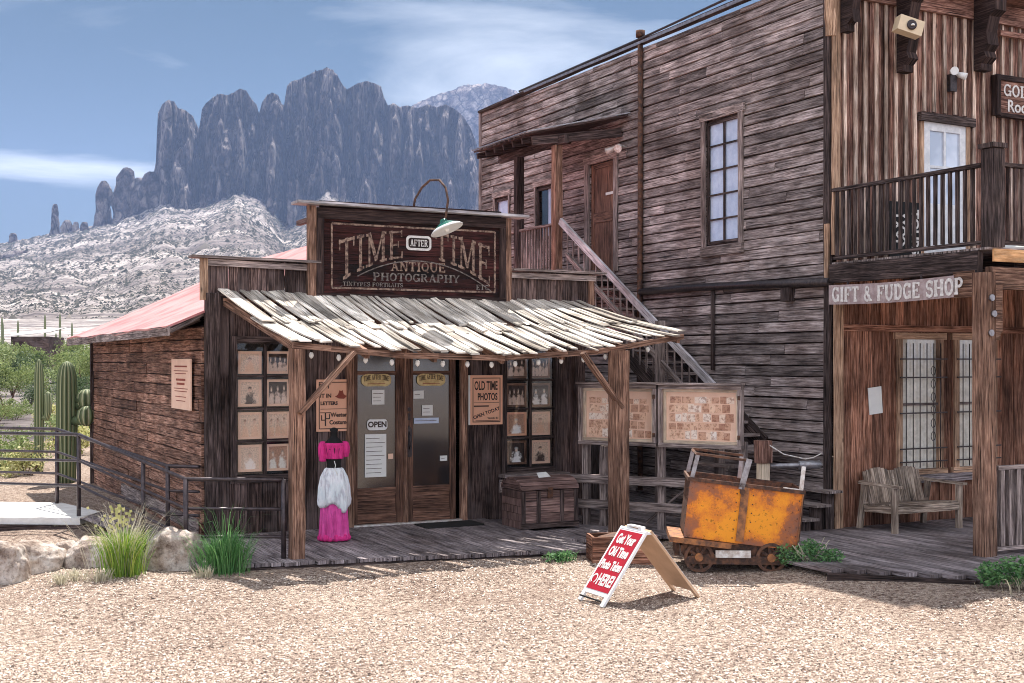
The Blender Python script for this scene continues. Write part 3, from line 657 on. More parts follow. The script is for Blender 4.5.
# ================================================================== boardwalks
m_ = MB()      # shop boardwalk, boards run front to back
x = -3.62
while x < 1.28:
    wd = R_.uniform(.15, .2); ye = -2.55 - (x + 3.6) * .205 + R_.uniform(-.03, .03)
    m_.beam((x + wd / 2, ye, -.022), (x + wd / 2, 0 if x > -3.0 else -.5, -.022), wd - .012, .045, (0, 0, 1), 6, .004); x += wd
struct(m_, 'shop_boardwalk', 'w_deck')
m_ = MB(); m_.beam((-3.62, -2.50, -.115), (1.28, -3.46, -.115), .06, .13, (0, 0, 1), 8, .006)
struct(m_, 'boardwalk_kerb', 'w_trimdark')
m_ = MB(); x = 1.29
while x < 5.42:   # passage between the buildings
    wd = R_.uniform(.17, .22); m_.beam((x + wd / 2, -2.45 - .22 * (x - 1.3) + R_.uniform(-.04, .04), -.05), (x + wd / 2, 6, -.05), wd - .014, .045, (0, 0, 1), 8, .005); x += wd
struct(m_, 'passage_boardwalk', 'w_deck')
m_ = MB(); x = 2.9
while x < 14:      # saloon boardwalk
    wd = R_.uniform(.16, .2)
    ye = -7.35 + max(0, 4.0 - x) * 1.05
    y1 = -3.42 if x > 5.4 else -2.6 - .22 * (x - 1.3)
    if y1 > ye + .1: m_.beam((x + wd / 2, ye + R_.uniform(-.02, .02), -.02), (x + wd / 2, y1 - .02, -.02), wd - .01, .045, (0, 0, 1), 7, .004)
    x += wd
struct(m_, 'saloon_boardwalk', 'w_deck')
m_ = MB(); m_.beam((4.0, -7.38, -.10), (14, -7.38, -.10), .06, .14, (0, 0, 1), 8, .005); m_.beam((2.85, -6.2, -.10), (3.98, -7.38, -.10), .06, .14, (0, 0, 1), 3, .005)
struct(m_, 'saloon_boardwalk_kerb', 'w_trimdark')
# ================================================================== wall helpers
def vboards(mb, x0, x1, z0, z1, y, holes=(), wd=(.14, .2), th=.025, gap=.008, jit=.004, face=-1, off=.012, cut=None):
    """upright boards on a wall in the XZ plane"""
    x = x0
    while x < x1 - .01:
        w_ = min(R_.uniform(*wd), x1 - x)
        for hx0, hx1, *_r in holes:
            for e_ in (hx0, hx1):
                if x + .012 < e_ < x + w_: w_ = e_ - x
        xc = x + w_ / 2
        if x1 - (x + w_) < .03: w_ = x1 - x; xc = x + w_ / 2
        segs = [(z0 + R_.uniform(0, .02), z1)]
        for hx0, hx1, hz0, hz1 in holes:
            if xc + w_ / 2 > hx0 + .01 and xc - w_ / 2 < hx1 - .01:
                ns = []
                for a, b_ in segs:
                    if hz1 <= a or hz0 >= b_: ns.append((a, b_)); continue
                    if hz0 > a: ns.append((a, hz0))
                    if hz1 < b_: ns.append((hz1, b_))
                segs = ns
        o_ = R_.uniform(-off, off)
        for a, b_ in segs:
            if b_ - a > .03: mb.beam((xc, y + o_, a), (xc, y + o_, b_), w_ - gap, th, (0, face, 0), max(1, int((b_ - a) / .5)), jit)
        x += w_
def clap(mb, y0, y1, z0, z1, x, row=.165, holes=(), th=.038, tilt=.0, jit=.0055, face=-1, seg=(1.4, 4.2)):
    """overlapping horizontal boards on a wall in the YZ plane at X = x"""
    z = z0; k_ = 0
    while z < z1 - .02:
        h = min(row, z1 - z); y = y0 - R_.uniform(0, 2.0)
        drop = R_.uniform(-.003, .003)
        while y < y1:
            L = R_.uniform(*seg); a, b_ = max(y, y0), min(y + L, y1); y += L
            if b_ - a < .05: continue
            pieces = [(a, b_)]
            for hy0, hy1, hz0, hz1 in holes:
                if z + h > hz0 + .03 and z < hz1 - .03:
                    ns = []
                    for c_, d_ in pieces:
                        if hy1 <= c_ or hy0 >= d_: ns.append((c_, d_)); continue
                        if hy0 > c_: ns.append((c_, hy0))
                        if hy1 < d_: ns.append((hy1, d_))
                    pieces = ns
            ex = R_.uniform(0, .010); sg = R_.uniform(-.006, .006)
            for c_, d_ in pieces:
                if d_ - c_ < .04: continue
                n_ = Vector((face, 0, .12)); xo = x + face * (th / 2 + .006 + ex)
                mb.beam((xo, c_ + .004, z + h / 2 + drop), (xo, d_ - .004, z + h / 2 + drop + sg), h - R_.uniform(.016, .026), th, n_, max(1, int((d_ - c_) / .45)), jit)
        z += row
def add_glass_clear():
    m = bpy.data.materials.new('glass_clear'); m.use_nodes = True; t = m.node_tree; t.nodes.clear()
    tr = _n(t, 'ShaderNodeBsdfTransparent'); gl = _n(t, 'ShaderNodeBsdfGlossy'); gl.inputs['Roughness'].default_value = .03
    fr = _n(t, 'ShaderNodeMath', operation='MULTIPLY_ADD'); lw = _n(t, 'ShaderNodeLayerWeight'); lw.inputs[0].default_value = .25; t.links.new(lw.outputs['Facing'], fr.inputs[0]); fr.inputs[1].default_value = .18; fr.inputs[2].default_value = .03
    ms = _n(t, 'ShaderNodeMixShader'); t.links.new(fr.outputs[0], ms.inputs[0]); t.links.new(tr.outputs[0], ms.inputs[1]); t.links.new(gl.outputs[0], ms.inputs[2])
    ou = _n(t, 'ShaderNodeOutputMaterial'); t.links.new(ms.outputs[0], ou.inputs[0]); MATS['glass_clear'] = m
add_glass_clear()

# ================================================================== photo shop
shop = thing('photo_shop', 'low dark wooden photo studio with a ragged shake awning and faded pink tin roof', 'shop', (0, 0, 0))
WL = (-2.50, -1.68, .84, 2.70); WR = (1.78, 2.64, .78, 2.60); DR = (-.80, 1.02, -.05, 2.78)
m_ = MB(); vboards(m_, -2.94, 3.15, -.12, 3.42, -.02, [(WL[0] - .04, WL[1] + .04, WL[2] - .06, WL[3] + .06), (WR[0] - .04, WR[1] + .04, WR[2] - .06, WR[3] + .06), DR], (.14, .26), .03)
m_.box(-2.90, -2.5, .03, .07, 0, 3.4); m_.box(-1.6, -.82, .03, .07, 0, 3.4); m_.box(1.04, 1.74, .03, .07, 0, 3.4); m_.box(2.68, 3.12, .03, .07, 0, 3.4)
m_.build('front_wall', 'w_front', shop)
part('corner_post', 'w_trimdark', shop, lambda b: b.beam((-2.86, -.09, -.12), (-2.86, -.09, 3.4), .20, .10, (0, 1, 0), 6, .006))
part('corner_post', 'w_front', shop, lambda b: b.beam((3.07, -.09, -.12), (3.07, -.09, 3.4), .18, .10, (0, 1, 0), 6, .006))
# left side wall of short thick boards
m_ = MB(); z = -.15
while z < 2.92:
    y = 9.5; h = R_.uniform(.14, .18)
    while y > .02:
        L = R_.uniform(1.0, 4.2); a = max(.0, y - L); o_ = R_.uniform(-.010, .010)
        if y - a > .08: m_.beam((-2.965 + o_, a + .004, z + h / 2), (-2.965 + o_ + R_.uniform(-.006, .006), y - .004, z + h / 2), h - R_.uniform(.006, .02), .04, (-1, 0, 0), max(1, int((y - a) / .35)), .006)
        y -= L
    z += h
m_.build('side_wall', 'w_shedwall', shop)
def _(b):
    b.box(-2.93, -2.90, .05, 9.45, -.15, 2.95); b.box(3.10, 3.13, .05, 9.45, -.15, 3.0); b.box(-2.9, 3.1, 9.42, 9.47, -.15, 2.9)
    b.quad([(-2.9, 9.40, 2.9), (3.1, 9.40, 2.9), (.1, 9.40, 4.5)])
part('inner_wall', 'w_trimdark', shop, _)
part('corner_post', 'w_trimdark', shop, lambda b: b.beam((-2.98, 9.5, -.2), (-2.98, 9.5, 2.95), .12, .12, (0, 1, 0), 5, .005))
part('base_board', 'w_grey', shop, lambda b: (b.beam((-3.02, .1, .12), (-3.02, 6.0, .12), .20, .03, (-1, 0, 0), 9, .008),))
# floor inside
part('floor', 'w_trimdark', shop, lambda b: b.box(-2.9, 3.1, .06, 9.4, -.08, -.01))
# roof
def _(b):
    n_ = 22
    for side in (1, -1):
        xs_ = [0, .25, .5, .75, 1]
        k0 = len(b.v)
        for j in range(n_ + 1):
            y = -.30 + (9.45 + .30) * j / n_
            if True:
                for q in xs_:
                    X_ = -3.52 + (3.62) * q if side == 1 else 3.72 - 3.62 * q
                    y_ = max(y, .07) if q > .28 else (max(y, -.30 + (q / .25) * .36) if q > 0 else y)
                    Z_ = 2.93 + (1.66) * (q ** 1.08) - .02 * math.sin(j * .9) * (1 - q) - .03 * math.sin(math.pi * j / n_) * (1 - q)
                    b.v.append((X_, y_, Z_))
        for j in range(n_):
            for i in range(4):
                a = k0 + j * 5 + i
                q_ = [a, a + 1, a + 6, a + 5]
                b.face(q_ if side == 1 else q_[::-1], [(0, 0)] * 4)
o_ = part('tin_roof', 'tin_roof', shop, _)
mo = o_.modifiers.new('solid', 'SOLIDIFY'); mo.thickness = .03; mo.offset = -1
def _(b):
    b.beam((-3.50, -.30, 2.86), (-3.50, 9.45, 2.83), .03, .13, (0, 0, 1), 12, .012)
    b.beam((-3.50, -.27, 2.86), (-2.98, .04, 3.10), .10, .05, (0, 0, 1), 2, .004)
    for y in np.arange(.4, 9.4, .6): b.beam((-3.46, y, 2.84), (-2.93, y, 3.06), .05, .09, (0, 0, 1))
part('fascia', 'w_grey', shop, _)
# parapets either side of the sign
def parapet(x0, x1, z0, z1):
    pr = thing_part('parapet', shop, (x0, 0, z0))
def _(b):
    vboards(b, -3.02, -1.40, 3.36, 3.88, -.04, (), (.09, .17), .03, .006)
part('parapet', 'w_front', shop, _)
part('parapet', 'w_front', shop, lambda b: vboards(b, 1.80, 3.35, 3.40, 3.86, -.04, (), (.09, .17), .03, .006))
part('parapet_cap', 'w_grey', shop, lambda b: (b.beam((-3.16, -.06, 3.905), (-1.30, -.06, 3.885), .24, .035, (0, 0, 1), 5, .005), b.beam((-3.02, -.10, 3.83), (-1.42, -.10, 3.80), .03, .09, (0, 0, 1), 4, .004)))
part('parapet_cap', 'w_grey', shop, lambda b: (b.beam((1.83, -.08, 3.885), (3.53, -.08, 3.87), .26, .035, (0, 0, 1), 5, .005), b.beam((1.84, -.11, 3.80), (3.38, -.11, 3.79), .03, .09, (0, 0, 1), 4, .004)))
part('parapet_post', 'w_corner', shop, lambda b: (b.beam((-2.98, -.10, 3.30), (-2.98, -.10, 3.88), .11, .05, (0, 1, 0), 2, .004)))
part('parapet_post', 'w_post', shop, lambda b: (b.beam((3.30, -.10, 3.36), (3.30, -.10, 3.85), .10, .05, (0, 1, 0), 2, .004)))
part('sign_backing', 'w_front', shop, lambda b: (vboards(b, -1.38, 1.80, 3.2, 4.66, .02, (), (.14, .2), .03), b.beam((-1.3, .9, 4.55), (-1.3, .06, 4.55), .07, .07), b.beam((1.7, .9, 4.45), (1.7, .06, 4.45), .07, .07)))
# awning of weathered shakes
def aw(s_, q):      # s along, q from wall (0) to edge (1)
    xb = -2.74 + 5.90 * s_; xf = -2.42 + 5.96 * s_
    zf = lerp_tab([(0, 2.69), (.25, 2.56), (.5, 2.53), (.75, 2.62), (.9, 2.76), (1, 2.85)], s_)
    yf = -2.46 + .08 * s_
    zb = 3.37 - .03 * s_
    return Vector((xb + (xf - xb) * q, -.10 + (yf + .10) * q, zb + (zf - zb) * q - .05 * math.sin(math.pi * q)))
def _(b):
    for course, (q0, q1, lift) in enumerate([(.50, 1.0, .012), (-.01, .60, .042)]):
        s_ = -.005
        while s_ < 1.0:
            wd = R_.uniform(.07, .165) / 5.95; g_ = R_.choice([.004, .008, .02, .035])
            a = q0 - R_.uniform(0, .05); e = q1 + R_.uniform(-.035, .03) + (R_.choice([0, 0, 0, 0, -.12, -.06, .04]) if course else R_.choice([0, 0, 0, -.05, .02]))
            sk = R_.uniform(-.004, .004); pts = [aw(s_ + wd / 2 + sk * i, a + (e - a) * i / 4) for i in range(5)]
            lf = lift + R_.uniform(-.010, .020); roll = R_.uniform(-.12, .12)
            for i in range(4):
                pass
            k0 = len(b.v); th = R_.uniform(.014, .024); uo = R_.random() * 20; vo = R_.random() * 20; w_ = wd * 5.95 - g_
            for i, p in enumerate(pts):
                p = p + Vector((0, 0, lf + R_.uniform(-.006, .006)))
                for sx_, sz_ in ((-1, 0), (1, 0), (1, 1), (-1, 1)):
                    b.v.append((p.x + sx_ * w_ / 2 + R_.uniform(-.006, .006), p.y, p.z + sz_ * th + sx_ * roll * w_ / 2))
            for i in range(4):
                for j in range(4):
                    j2 = (j + 1) % 4; A = k0 + i * 4 + j; B = k0 + i * 4 + j2
                    b.face([A, A + 4, B + 4, B], [(uo + i * .35, vo + j * .1), (uo + i * .35 + .35, vo + j * .1), (uo + i * .35 + .35, vo + j * .1 + .1), (uo + i * .35, vo + j * .1 + .1)])
            b.face([k0, k0 + 1, k0 + 2, k0 + 3], [(0, 0)] * 4); b.face([k0 + 19, k0 + 18, k0 + 17, k0 + 16], [(0, 0)] * 4)
            s_ += wd + R_.choice([0, 0, 0, .0015, .005])
part('awning', 'w_shake', shop, _)
def _(b):
    for i in range(12):
        p0 = aw(i / 12, .99); p1 = aw((i + 1) / 12, .99)
        b.beam(p0 + Vector((0, .03, -.045)), p1 + Vector((0, .03, -.045)), .05, .075, (0, 0, 1), 1, .004)
    for q in (.04, .5):
        for i in range(6): b.beam(aw(i / 6, q) - Vector((0, 0, .03)), aw((i + 1) / 6, q) - Vector((0, 0, .03)), .07, .035)
    for s_ in (.01, .17, .33, .5, .66, .83, .99): b.beam(aw(s_, 0) - Vector((0, 0, .09)), aw(s_, .97) - Vector((0, 0, .09)), .06, .10)
part('awning_frame', 'w_post', shop, _)
def apost(x, y, zt, w_):
    part('awning_post', 'w_post', shop, lambda b: b.beam((x, y, -.05), (x, y, zt), w_, w_, (0, 1, 0), 10, .008))
apost(-2.40, -2.50, 2.60, .165); apost(2.36, -2.42, 2.60, .22)
part('brace', 'w_post', shop, lambda b: b.beam((-2.40, -2.60, 1.80), (-1.66, -2.52, 2.56), .05, .13, (0, 1, 0), 3, .006))
part('brace', 'w_post', shop, lambda b: b.beam((2.36, -2.50, 1.78), (1.74, -2.46, 2.56), .05, .11, (0, 1, 0), 3, .006))
# windows and doors of the shop
def shop_window(x0, x1, z0, z1):
    f = part('window', 'w_trimdark', shop, lambda b: (b.box(x0 - .10, x0 - .005, -.085, -.03, z0 - .12, z1 + .1), b.box(x1 + .005, x1 + .10, -.085, -.03, z0 - .12, z1 + .1),
        b.box(x0 - .004, x1 + .004, -.083, -.03, z0 - .12, z0 - .01), b.box(x0 - .004, x1 + .004, -.083, -.03, z1 - .0, z1 + .1)))
    def mu(b):
        xc = (x0 + x1) / 2; b.box(xc - .02, xc + .02, -.055, -.03, z0 - .005, z1 - .005)
        for i in (1, 2, 3):
            z = z0 + (z1 - z0) * i / 4
            b.box(x0, xc - .022, -.054, -.031, z - .016, z + .016, 0); b.box(xc + .022, x1, -.054, -.031, z - .016, z + .016, 0)
    part('muntin', 'w_trimdark', f, mu); part('pane', 'glass_clear', f, lambda b: b.box(x0, x1, -.028, -.024, z0, z1))
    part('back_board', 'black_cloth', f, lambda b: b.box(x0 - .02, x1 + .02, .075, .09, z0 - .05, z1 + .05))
    return f
shop_window(*WL); shop_window(*WR)
part('window_shelf', 'w_grey', shop, lambda b: (b.beam((1.62, -.20, .66), (2.78, -.20, .66), .22, .05, (0, 0, 1), 3, .005), b.beam((1.60, -.16, .50), (2.80, -.16, .50), .04, .20, (0, 0, 1), 3, .005)))
def shop_door(x0, x1, gx0, gx1):
    def _(b):
        b.box(x0, gx0, -.055, -.01, 0.02, 2.70); b.box(gx1, x1, -.055, -.01, .02, 2.70)
        b.box(gx0 + .001, gx1 - .001, -.052, -.012, .02, .20, 0); b.box(gx0 + .001, gx1 - .001, -.052, -.012, .46, .56, 0); b.box(gx0 + .001, gx1 - .001, -.052, -.012, 2.60, 2.70, 0)
        b.box(gx0 + .001, gx1 - .001, -.035, -.015, .20, .46, 0); b.box(gx0 + .001, gx1 - .001, -.050, -.014, 2.24, 2.30, 0)
    d = part('door', 'w_door', shop, _)
    part('glass', 'glass_dark', d, lambda b: b.box(gx0 - .01, gx1 + .01, -.03, -.022, .55, 2.61))
    return d
d1 = shop_door(-.78, .04, -.70, -.09); d2 = shop_door(.07, .90, .19, .80)
part('handle', 'black_metal', d2, lambda b: (b.prism([(.088, 1.00), (.155, 1.00), (.165, 1.05), (.165, 1.42), (.12, 1.48), (.08, 1.42), (.08, 1.05)], -.075, -.056, lambda x, y, z: (x, z, y)), b.tube([(.12, -.075, 1.12), (.12, -.12, 1.18), (.12, -.12, 1.32), (.12, -.075, 1.38)], .011)))
part('lock', 'black_metal', d2, lambda b: (b.tube([(.12, -.056, 1.72), (.12, -.075, 1.72)], .03, 12), b.box(.10, .14, -.07, -.056, 1.56, 1.66)))
def _(b):
    for x in (-.83, 1.02): b.beam((x, -.075, -.02), (x, -.075, 2.8), .10, .09, (0, 1, 0), 5, .004)
    b.beam((.055, -.08, .0), (.055, -.08, 2.72), .05, .05, (0, 1, 0), 4, .003)
    b.box(-.78, .97, -.10, .02, 2.72, 2.86)
part('door_frame', 'w_post', shop, _)
part('threshold', 'white_metal', shop, lambda b: b.box(-.78, .97, -.14, .0, .0, .022))

# rooftop sign
sg = thing('shop_sign', 'big faded dark red signboard above the shake awning, lettered TIME AFTER TIME', 'sign', (.3, -.1, 3.41))
def _(b):
    z = 3.42
    while z < 4.64: h = .152; b.beam((-1.30, -.095, z + h / 2), (1.66, -.095, z + h / 2), h - .005, .03, (0, -1, 0), 8, .002); z += h
part('board', 'w_signred', sg, _)
part('side_board', 'w_post', sg, lambda b: b.beam((-1.43, -.12, 3.38), (-1.43, -.12, 4.70), .13, .06, (0, 1, 0), 3, .003))
part('side_board', 'w_post', sg, lambda b: b.beam((1.77, -.12, 3.38), (1.77, -.12, 4.68), .09, .06, (0, 1, 0), 3, .003))
part('frame', 'w_signdark', sg, lambda b: (b.box(-1.35, 1.72, -.16, -.10, 4.52, 4.68), b.box(-1.36, 1.72, -.155, -.10, 3.36, 3.44), b.box(-1.36, -1.25, -.158, -.10, 3.44, 4.52), b.box(1.62, 1.72, -.158, -.10, 3.44, 4.52)))
part('cap', 'w_lightrail', sg, lambda b: b.beam((-1.68, -.12, 4.735), (2.06, -.12, 4.715), .34, .04, (0, 0, 1), 8, .004))
def _(b):
    for a in [((-1.12, 3.52), (1.54, 3.52)), ((-1.12, 4.46), (1.54, 4.46)), ((-1.12, 3.52), (-1.12, 4.46)), ((1.54, 3.52), (1.54, 4.46))]:
        b.beam((a[0][0], -.118, a[0][1]), (a[1][0], -.118, a[1][1]), .028, .008, (0, -1, 0), 7, .002)
part('border', 'letter_faded', sg, _)
def arch(x0, xs, flip):
    def f(x, y, z):
        X_ = x0 + x * xs; q = (X_ - .24) / 1.27
        base = 4.01 - .44 * q * q; hh_ = 4.42 - .20 * q * q
        return (X_, -.113 - z, base + (hh_ - base) * y)
    return f
tw = text_width('TIME', .05)
part('lettering', 'letter_faded', sg, lambda b: slab(b, 'TIME', arch(-1.02, 1.03 / tw, 0), 1, 1, .05, bold=.72))
part('lettering', 'letter_faded', sg, lambda b: slab(b, 'TIME', arch(.52, .95 / tw, 0), 1, 1, .05, bold=.72))
def _(b):      # curved underline of the arch
    pr = None
    for i in range(33):
        X_ = -1.04 + 2.54 * i / 32; q = (X_ - .24) / 1.27; z = 3.96 - .45 * q * q
        if pr and not (-.9 < X_ < -.7): b.beam(pr, (X_, -.117, z), .016, .006, (0, -1, 0))
        pr = (X_, -.117, z)
part('underline', 'letter_dim', sg, _)
ta = text_width('ANTIQUE')
part('lettering', 'letter_faded', sg, lambda b: slab(b, 'ANTIQUE', onY(-.20, 3.80, -.112), .14, .90 / (ta * .14)))
tp = text_width('PHOTOGRAPHY')
part('lettering', 'letter_dim', sg, lambda b: slab(b, 'PHOTOGRAPHY', onY(-.48, 3.645, -.112), .12, 1.42 / (tp * .12)))
tp2 = text_width('TINTYPES PORTRAITS')
part('lettering', 'letter_dim', sg, lambda b: slab(b, 'TINTYPES PORTRAITS', onY(-.95, 3.555, -.112), .062, .95 / (tp2 * .062)))
part('lettering', 'letter_dim', sg, lambda b: slab(b, 'ETC', onY(1.22, 3.55, -.112), .08, 1.1))
def rrect(x0, x1, z0, z1, r, n=5):
    P_ = []
    for cx_, cz_, a0 in ((x1 - r, z1 - r, 0), (x0 + r, z1 - r, 90), (x0 + r, z0 + r, 180), (x1 - r, z0 + r, 270)):
        for i in range(n + 1): a = math.radians(a0 + 90 * i / n); P_.append((cx_ + r * math.cos(a), cz_ + r * math.sin(a)))
    return P_
cp = part('centre_panel', 'letter_white', sg, lambda b: b.prism(rrect(.05, .46, 4.12, 4.34, .06), 0, .012, lambda x, y, z: (x, -.112 - z, y)))
part('centre_panel_face', 'w_signdark', cp, lambda b: b.prism(rrect(.085, .425, 4.155, 4.305, .04), 0, .004, lambda x, y, z: (x, -.125 - z, y)))
tf = text_width('AFTER')
part('lettering', 'letter_white', cp, lambda b: slab(b, 'AFTER', onY(.11, 4.18, -.129), .10, .29 / (tf * .10), dz=.004))
# gooseneck lamp over the sign
gl_ = thing('gooseneck_lamp', 'rusty gooseneck lamp with a green and white enamel shade over the big shop sign', 'lamp', (.22, -.02, 4.75))
part('pipe', 'rust_dark', gl_, lambda b: b.tube([(.20, -.02, 4.72), (.22, -.06, 4.90), (.27, -.20, 5.06), (.32, -.40, 5.15), (.38, -.60, 5.13), (.41, -.76, 5.00), (.40, -.87, 4.80), (.34, -.93, 4.58), (.31, -.95, 4.50)], .018, 8))
def lampM(b, prof, n=24):
    k0 = len(b.v); b.lathe(prof, n)
    M_ = Matrix.Translation((.30, -.96, 4.45)) @ Matrix.Rotation(math.radians(-17), 4, 'Y') @ Matrix.Rotation(math.radians(-16), 4, 'X')
    b.v[k0:] = [tuple(M_ @ Vector(p)) for p in b.v[k0:]]
part('shade', 'green_enamel', gl_, lambda b: lampM(b, [(.045, .06), (.06, .02), (.10, .0), (.20, -.06), (.245, -.10), (.24, -.105), (.19, -.075), (.09, -.02), (.04, .0)]))
part('shade_rim', 'plastic_white', gl_, lambda b: lampM(b, [(.212, -.066), (.25, -.098), (.246, -.110), (.205, -.082)]))
part('shade_lining', 'plastic_white', gl_, lambda b: lampM(b, [(.232, -.104), (.185, -.080), (.09, -.026), (.03, -.01)]))
part('bulb', 'bulb_white', gl_, lambda b: lampM(b, [(.012, -.01), (.03, -.05), (.04, -.09), (.03, -.125), (.008, -.14)], 14))

# ================================================================== saloon
sal = thing('saloon', 'tall two-storey saloon of grey clapboards with a board and batten front', 'building', (5.44, -3.4, 0))
SX = 5.44; SY = -3.4; SB = 8.27
SWIN = (-1.28, -.37, 4.40, 6.45); SDOOR = (2.52, 3.40, 4.17, 6.26); FW1 = (6.86, 7.56, 5.0, 6.07); FW2 = (4.92, 5.62, 5.0, 6.08)
m_ = MB(); clap(m_, SY + .06, SB, -.12, 8.16, SX, .167, [(a - .02, b_ + .02, c_ - .02, d_ + .02) for a, b_, c_, d_ in (SWIN, SDOOR, FW1, FW2)])
m_.build('side_wall', 'w_side', sal)
def _(b):
    for (y0, y1, z0, z1) in [(SY + .05, SWIN[0], -.1, 8.1), (SWIN[1], SDOOR[0], -.1, 8.1), (SDOOR[1], FW2[0], -.1, 8.1), (FW2[1], FW1[0], -.1, 8.1), (FW1[1], SB, -.1, 8.1),
                             (SWIN[0], SWIN[1], -.1, SWIN[2]), (SWIN[0], SWIN[1], SWIN[3], 8.1), (SDOOR[0], SDOOR[1], -.1, SDOOR[2]), (SDOOR[0], SDOOR[1], SDOOR[3], 8.1),
                             (FW2[0], FW2[1], -.1, 5.0), (FW2[0], FW2[1], 6.08, 8.1), (FW1[0], FW1[1], -.1, 5.0), (FW1[0], FW1[1], 6.07, 8.1)]:
        b.box(SX + .002, SX + .04, y0, y1, z0, z1, 1)
    b.box(SX, 17.0, SB - .05, SB, -.1, 8.1, 0); b.box(16.95, 17.0, SY + .05, SB - .06, -.1, 8.1, 1)
    b.box(SX + .05, 16.9, SY + .05, SB - .1, 7.9, 7.95, 0)
part('inner_wall', 'w_trimdark', sal, _)
part('corner_board', 'w_side', sal, lambda b: b.beam((SX - .03, SB + .02, -.1), (SX - .03, SB + .02, 8.2), .12, .08, (0, 1, 0), 8, .004))
part('corner_board', 'w_trimdark', sal, lambda b: b.beam((SX - .05, SY + .05, -.1), (SX - .05, SY + .05, 8.1), .13, .05, (-1, 0, 0), 12, .007))
def _(b):
    b.beam((SX + .05, SY - .07, -.05), (SX + .05, SY - .07, 3.9), .15, .05, (0, -1, 0), 8, .005)
    b.beam((SX + .0, SY - .07, 4.0), (SX + .0, SY - .07, 7.9), .13, .05, (0, -1, 0), 9, .012)
    b.beam((SX - .09, SY + .02, 3.62), (SX - .09, SY + .02, 4.46), .09, .03, (-1, 0, 0), 3, .006)
    b.beam((SX - .10, SY - .06, 7.2), (SX - .08, SY - .04, 7.9), .15, .04, (-.6, -1, 0), 5, .02)
part('corner_board', 'w_corner', sal, _)
part('roof_edge', 'w_trimdark', sal, lambda b: (b.beam((SX - .06, 3.7, 8.24), (SX - .06, SB, 8.17), .16, .05, (0, 0, 1), 7, .008), b.beam((SX - .06, SY, 8.27), (SX - .06, 3.7, 8.24), .16, .05, (0, 0, 1), 9, .008)))
part('roof_flashing', 'grey_metal', sal, lambda b: (b.beam((SX - .145, -2.9, 8.25), (SX - .145, 6.0, 8.21), .012, .05, (0, 0, 1), 12, .004)))
part('conduit', 'black_metal', sal, lambda b: b.tube([(SX - .15, SY, 8.33), (SX - .15, -1, 8.35), (SX - .15, 1.5, 8.29), (SX - .15, 6.2, 8.25)], .022))
# downspouts and pipe along the wall
part('downspout', 'rust_dark', sal, lambda b: (b.tube([(SX - .10, 1.56, 8.4), (SX - .10, 1.56, 5.5), (SX - .12, 1.57, 2.2), (SX - .10, 1.56, .1)], .05, 8), b.tube([(SX - .1, 1.56, 8.34), (SX - .1, 1.56, 8.46)], .085, 8)))
part('pipe', 'black_metal', sal, lambda b: b.tube([(SX - .13, 1.50, 3.70), (SX - .13, 0, 3.70), (SX - .13, -1.6, 3.66), (SX - .13, SY - .1, 3.60)], .065, 10))
part('pipe', 'w_trimdark', sal, lambda b: b.tube([(SX - .10, -.62, 3.62), (SX - .10, -.62, 2.3)], .035, 8))
part('pipe_box', 'w_trimdark', sal, lambda b: b.box(SX - .16, SX - .03, -2.62, -2.42, 3.36, 3.57))
def side_window(W, nx, nz, name='window', curtain=True, tw=.11):
    y0, y1, z0, z1 = W
    f = part(name, 'w_grey', sal, lambda b: (b.beam((SX - .065, y0 - tw / 2 + .01, z0 - .12), (SX - .075, y0 - tw / 2, z1 + .06), tw, .035, (-1, 0, 0), 5, .005), b.beam((SX - .07, y1 + tw / 2 - .01, z0 - .12), (SX - .065, y1 + tw / 2, z1 + .07), tw, .035, (-1, 0, 0), 5, .005),
        b.beam((SX - .075, y0 - tw - .04, z1 + .09), (SX - .07, y1 + tw + .03, z1 + .10), .13, .045, (-1, 0, 0), 3, .006), b.beam((SX - .08, y0 - tw, z0 - .12), (SX - .08, y1 + tw, z0 - .12), .16, .05, (-1, 0, 0), 3, .005)))
    def mu(b):
        b.box(SX - .03, SX, y0, y0 + .05, z0, z1, 2); b.box(SX - .03, SX, y1 - .05, y1, z0, z1, 2); b.box(SX - .03, SX, y0 + .05, y1 - .05, z0, z0 + .05, 1); b.box(SX - .03, SX, y0 + .05, y1 - .05, z1 - .05, z1, 1)
        for i in range(1, nx): y = y0 + (y1 - y0) * i / nx; b.box(SX - .028, SX - .002, y - .016, y + .016, z0 + .05, z1 - .05, 2)
        for i in range(1, nz):
            z = z0 + (z1 - z0) * i / nz; b.box(SX - .026, SX - .004, y0 + .05, y1 - .05, z - .014, z + .014, 1)
    part('sash', 'w_trimdark', f, mu)
    part('pane', 'glass_clear', f, lambda b: b.box(SX + .0, SX + .004, y0, y1, z0, z1, 2))
    return f
f = side_window(SWIN, 2, 5)
def curt(b, y0, y1, z0, z1, x, amp=.02, n=26):
    k0 = len(b.v)
    for i in range(n + 1):
        y = y0 + (y1 - y0) * i / n; xx = x + amp * math.sin(i * 1.4) + R_.uniform(-.004, .004)
        b.v.append((xx, y, z0)); b.v.append((xx + R_.uniform(-.003, .003), y, z1))
    for i in range(n): a = k0 + 2 * i; b.face([a, a + 2, a + 3, a + 1], [(0, 0)] * 4, True)
part('curtain', 'curtain', f, lambda b: curt(b, SWIN[0], SWIN[1], SWIN[2], SWIN[3], SX + .012, .004))
f = side_window(FW1, 1, 1, tw=.06); part('curtain', 'curtain', f, lambda b: curt(b, FW1[0], FW1[1], 5.0, 6.05, SX + .02, .01))
f = side_window(FW2, 1, 1, tw=.06); part('curtain', 'curtain', f, lambda b: curt(b, FW2[0], FW2[0] + .36, 5.0, 6.05, SX + .07))
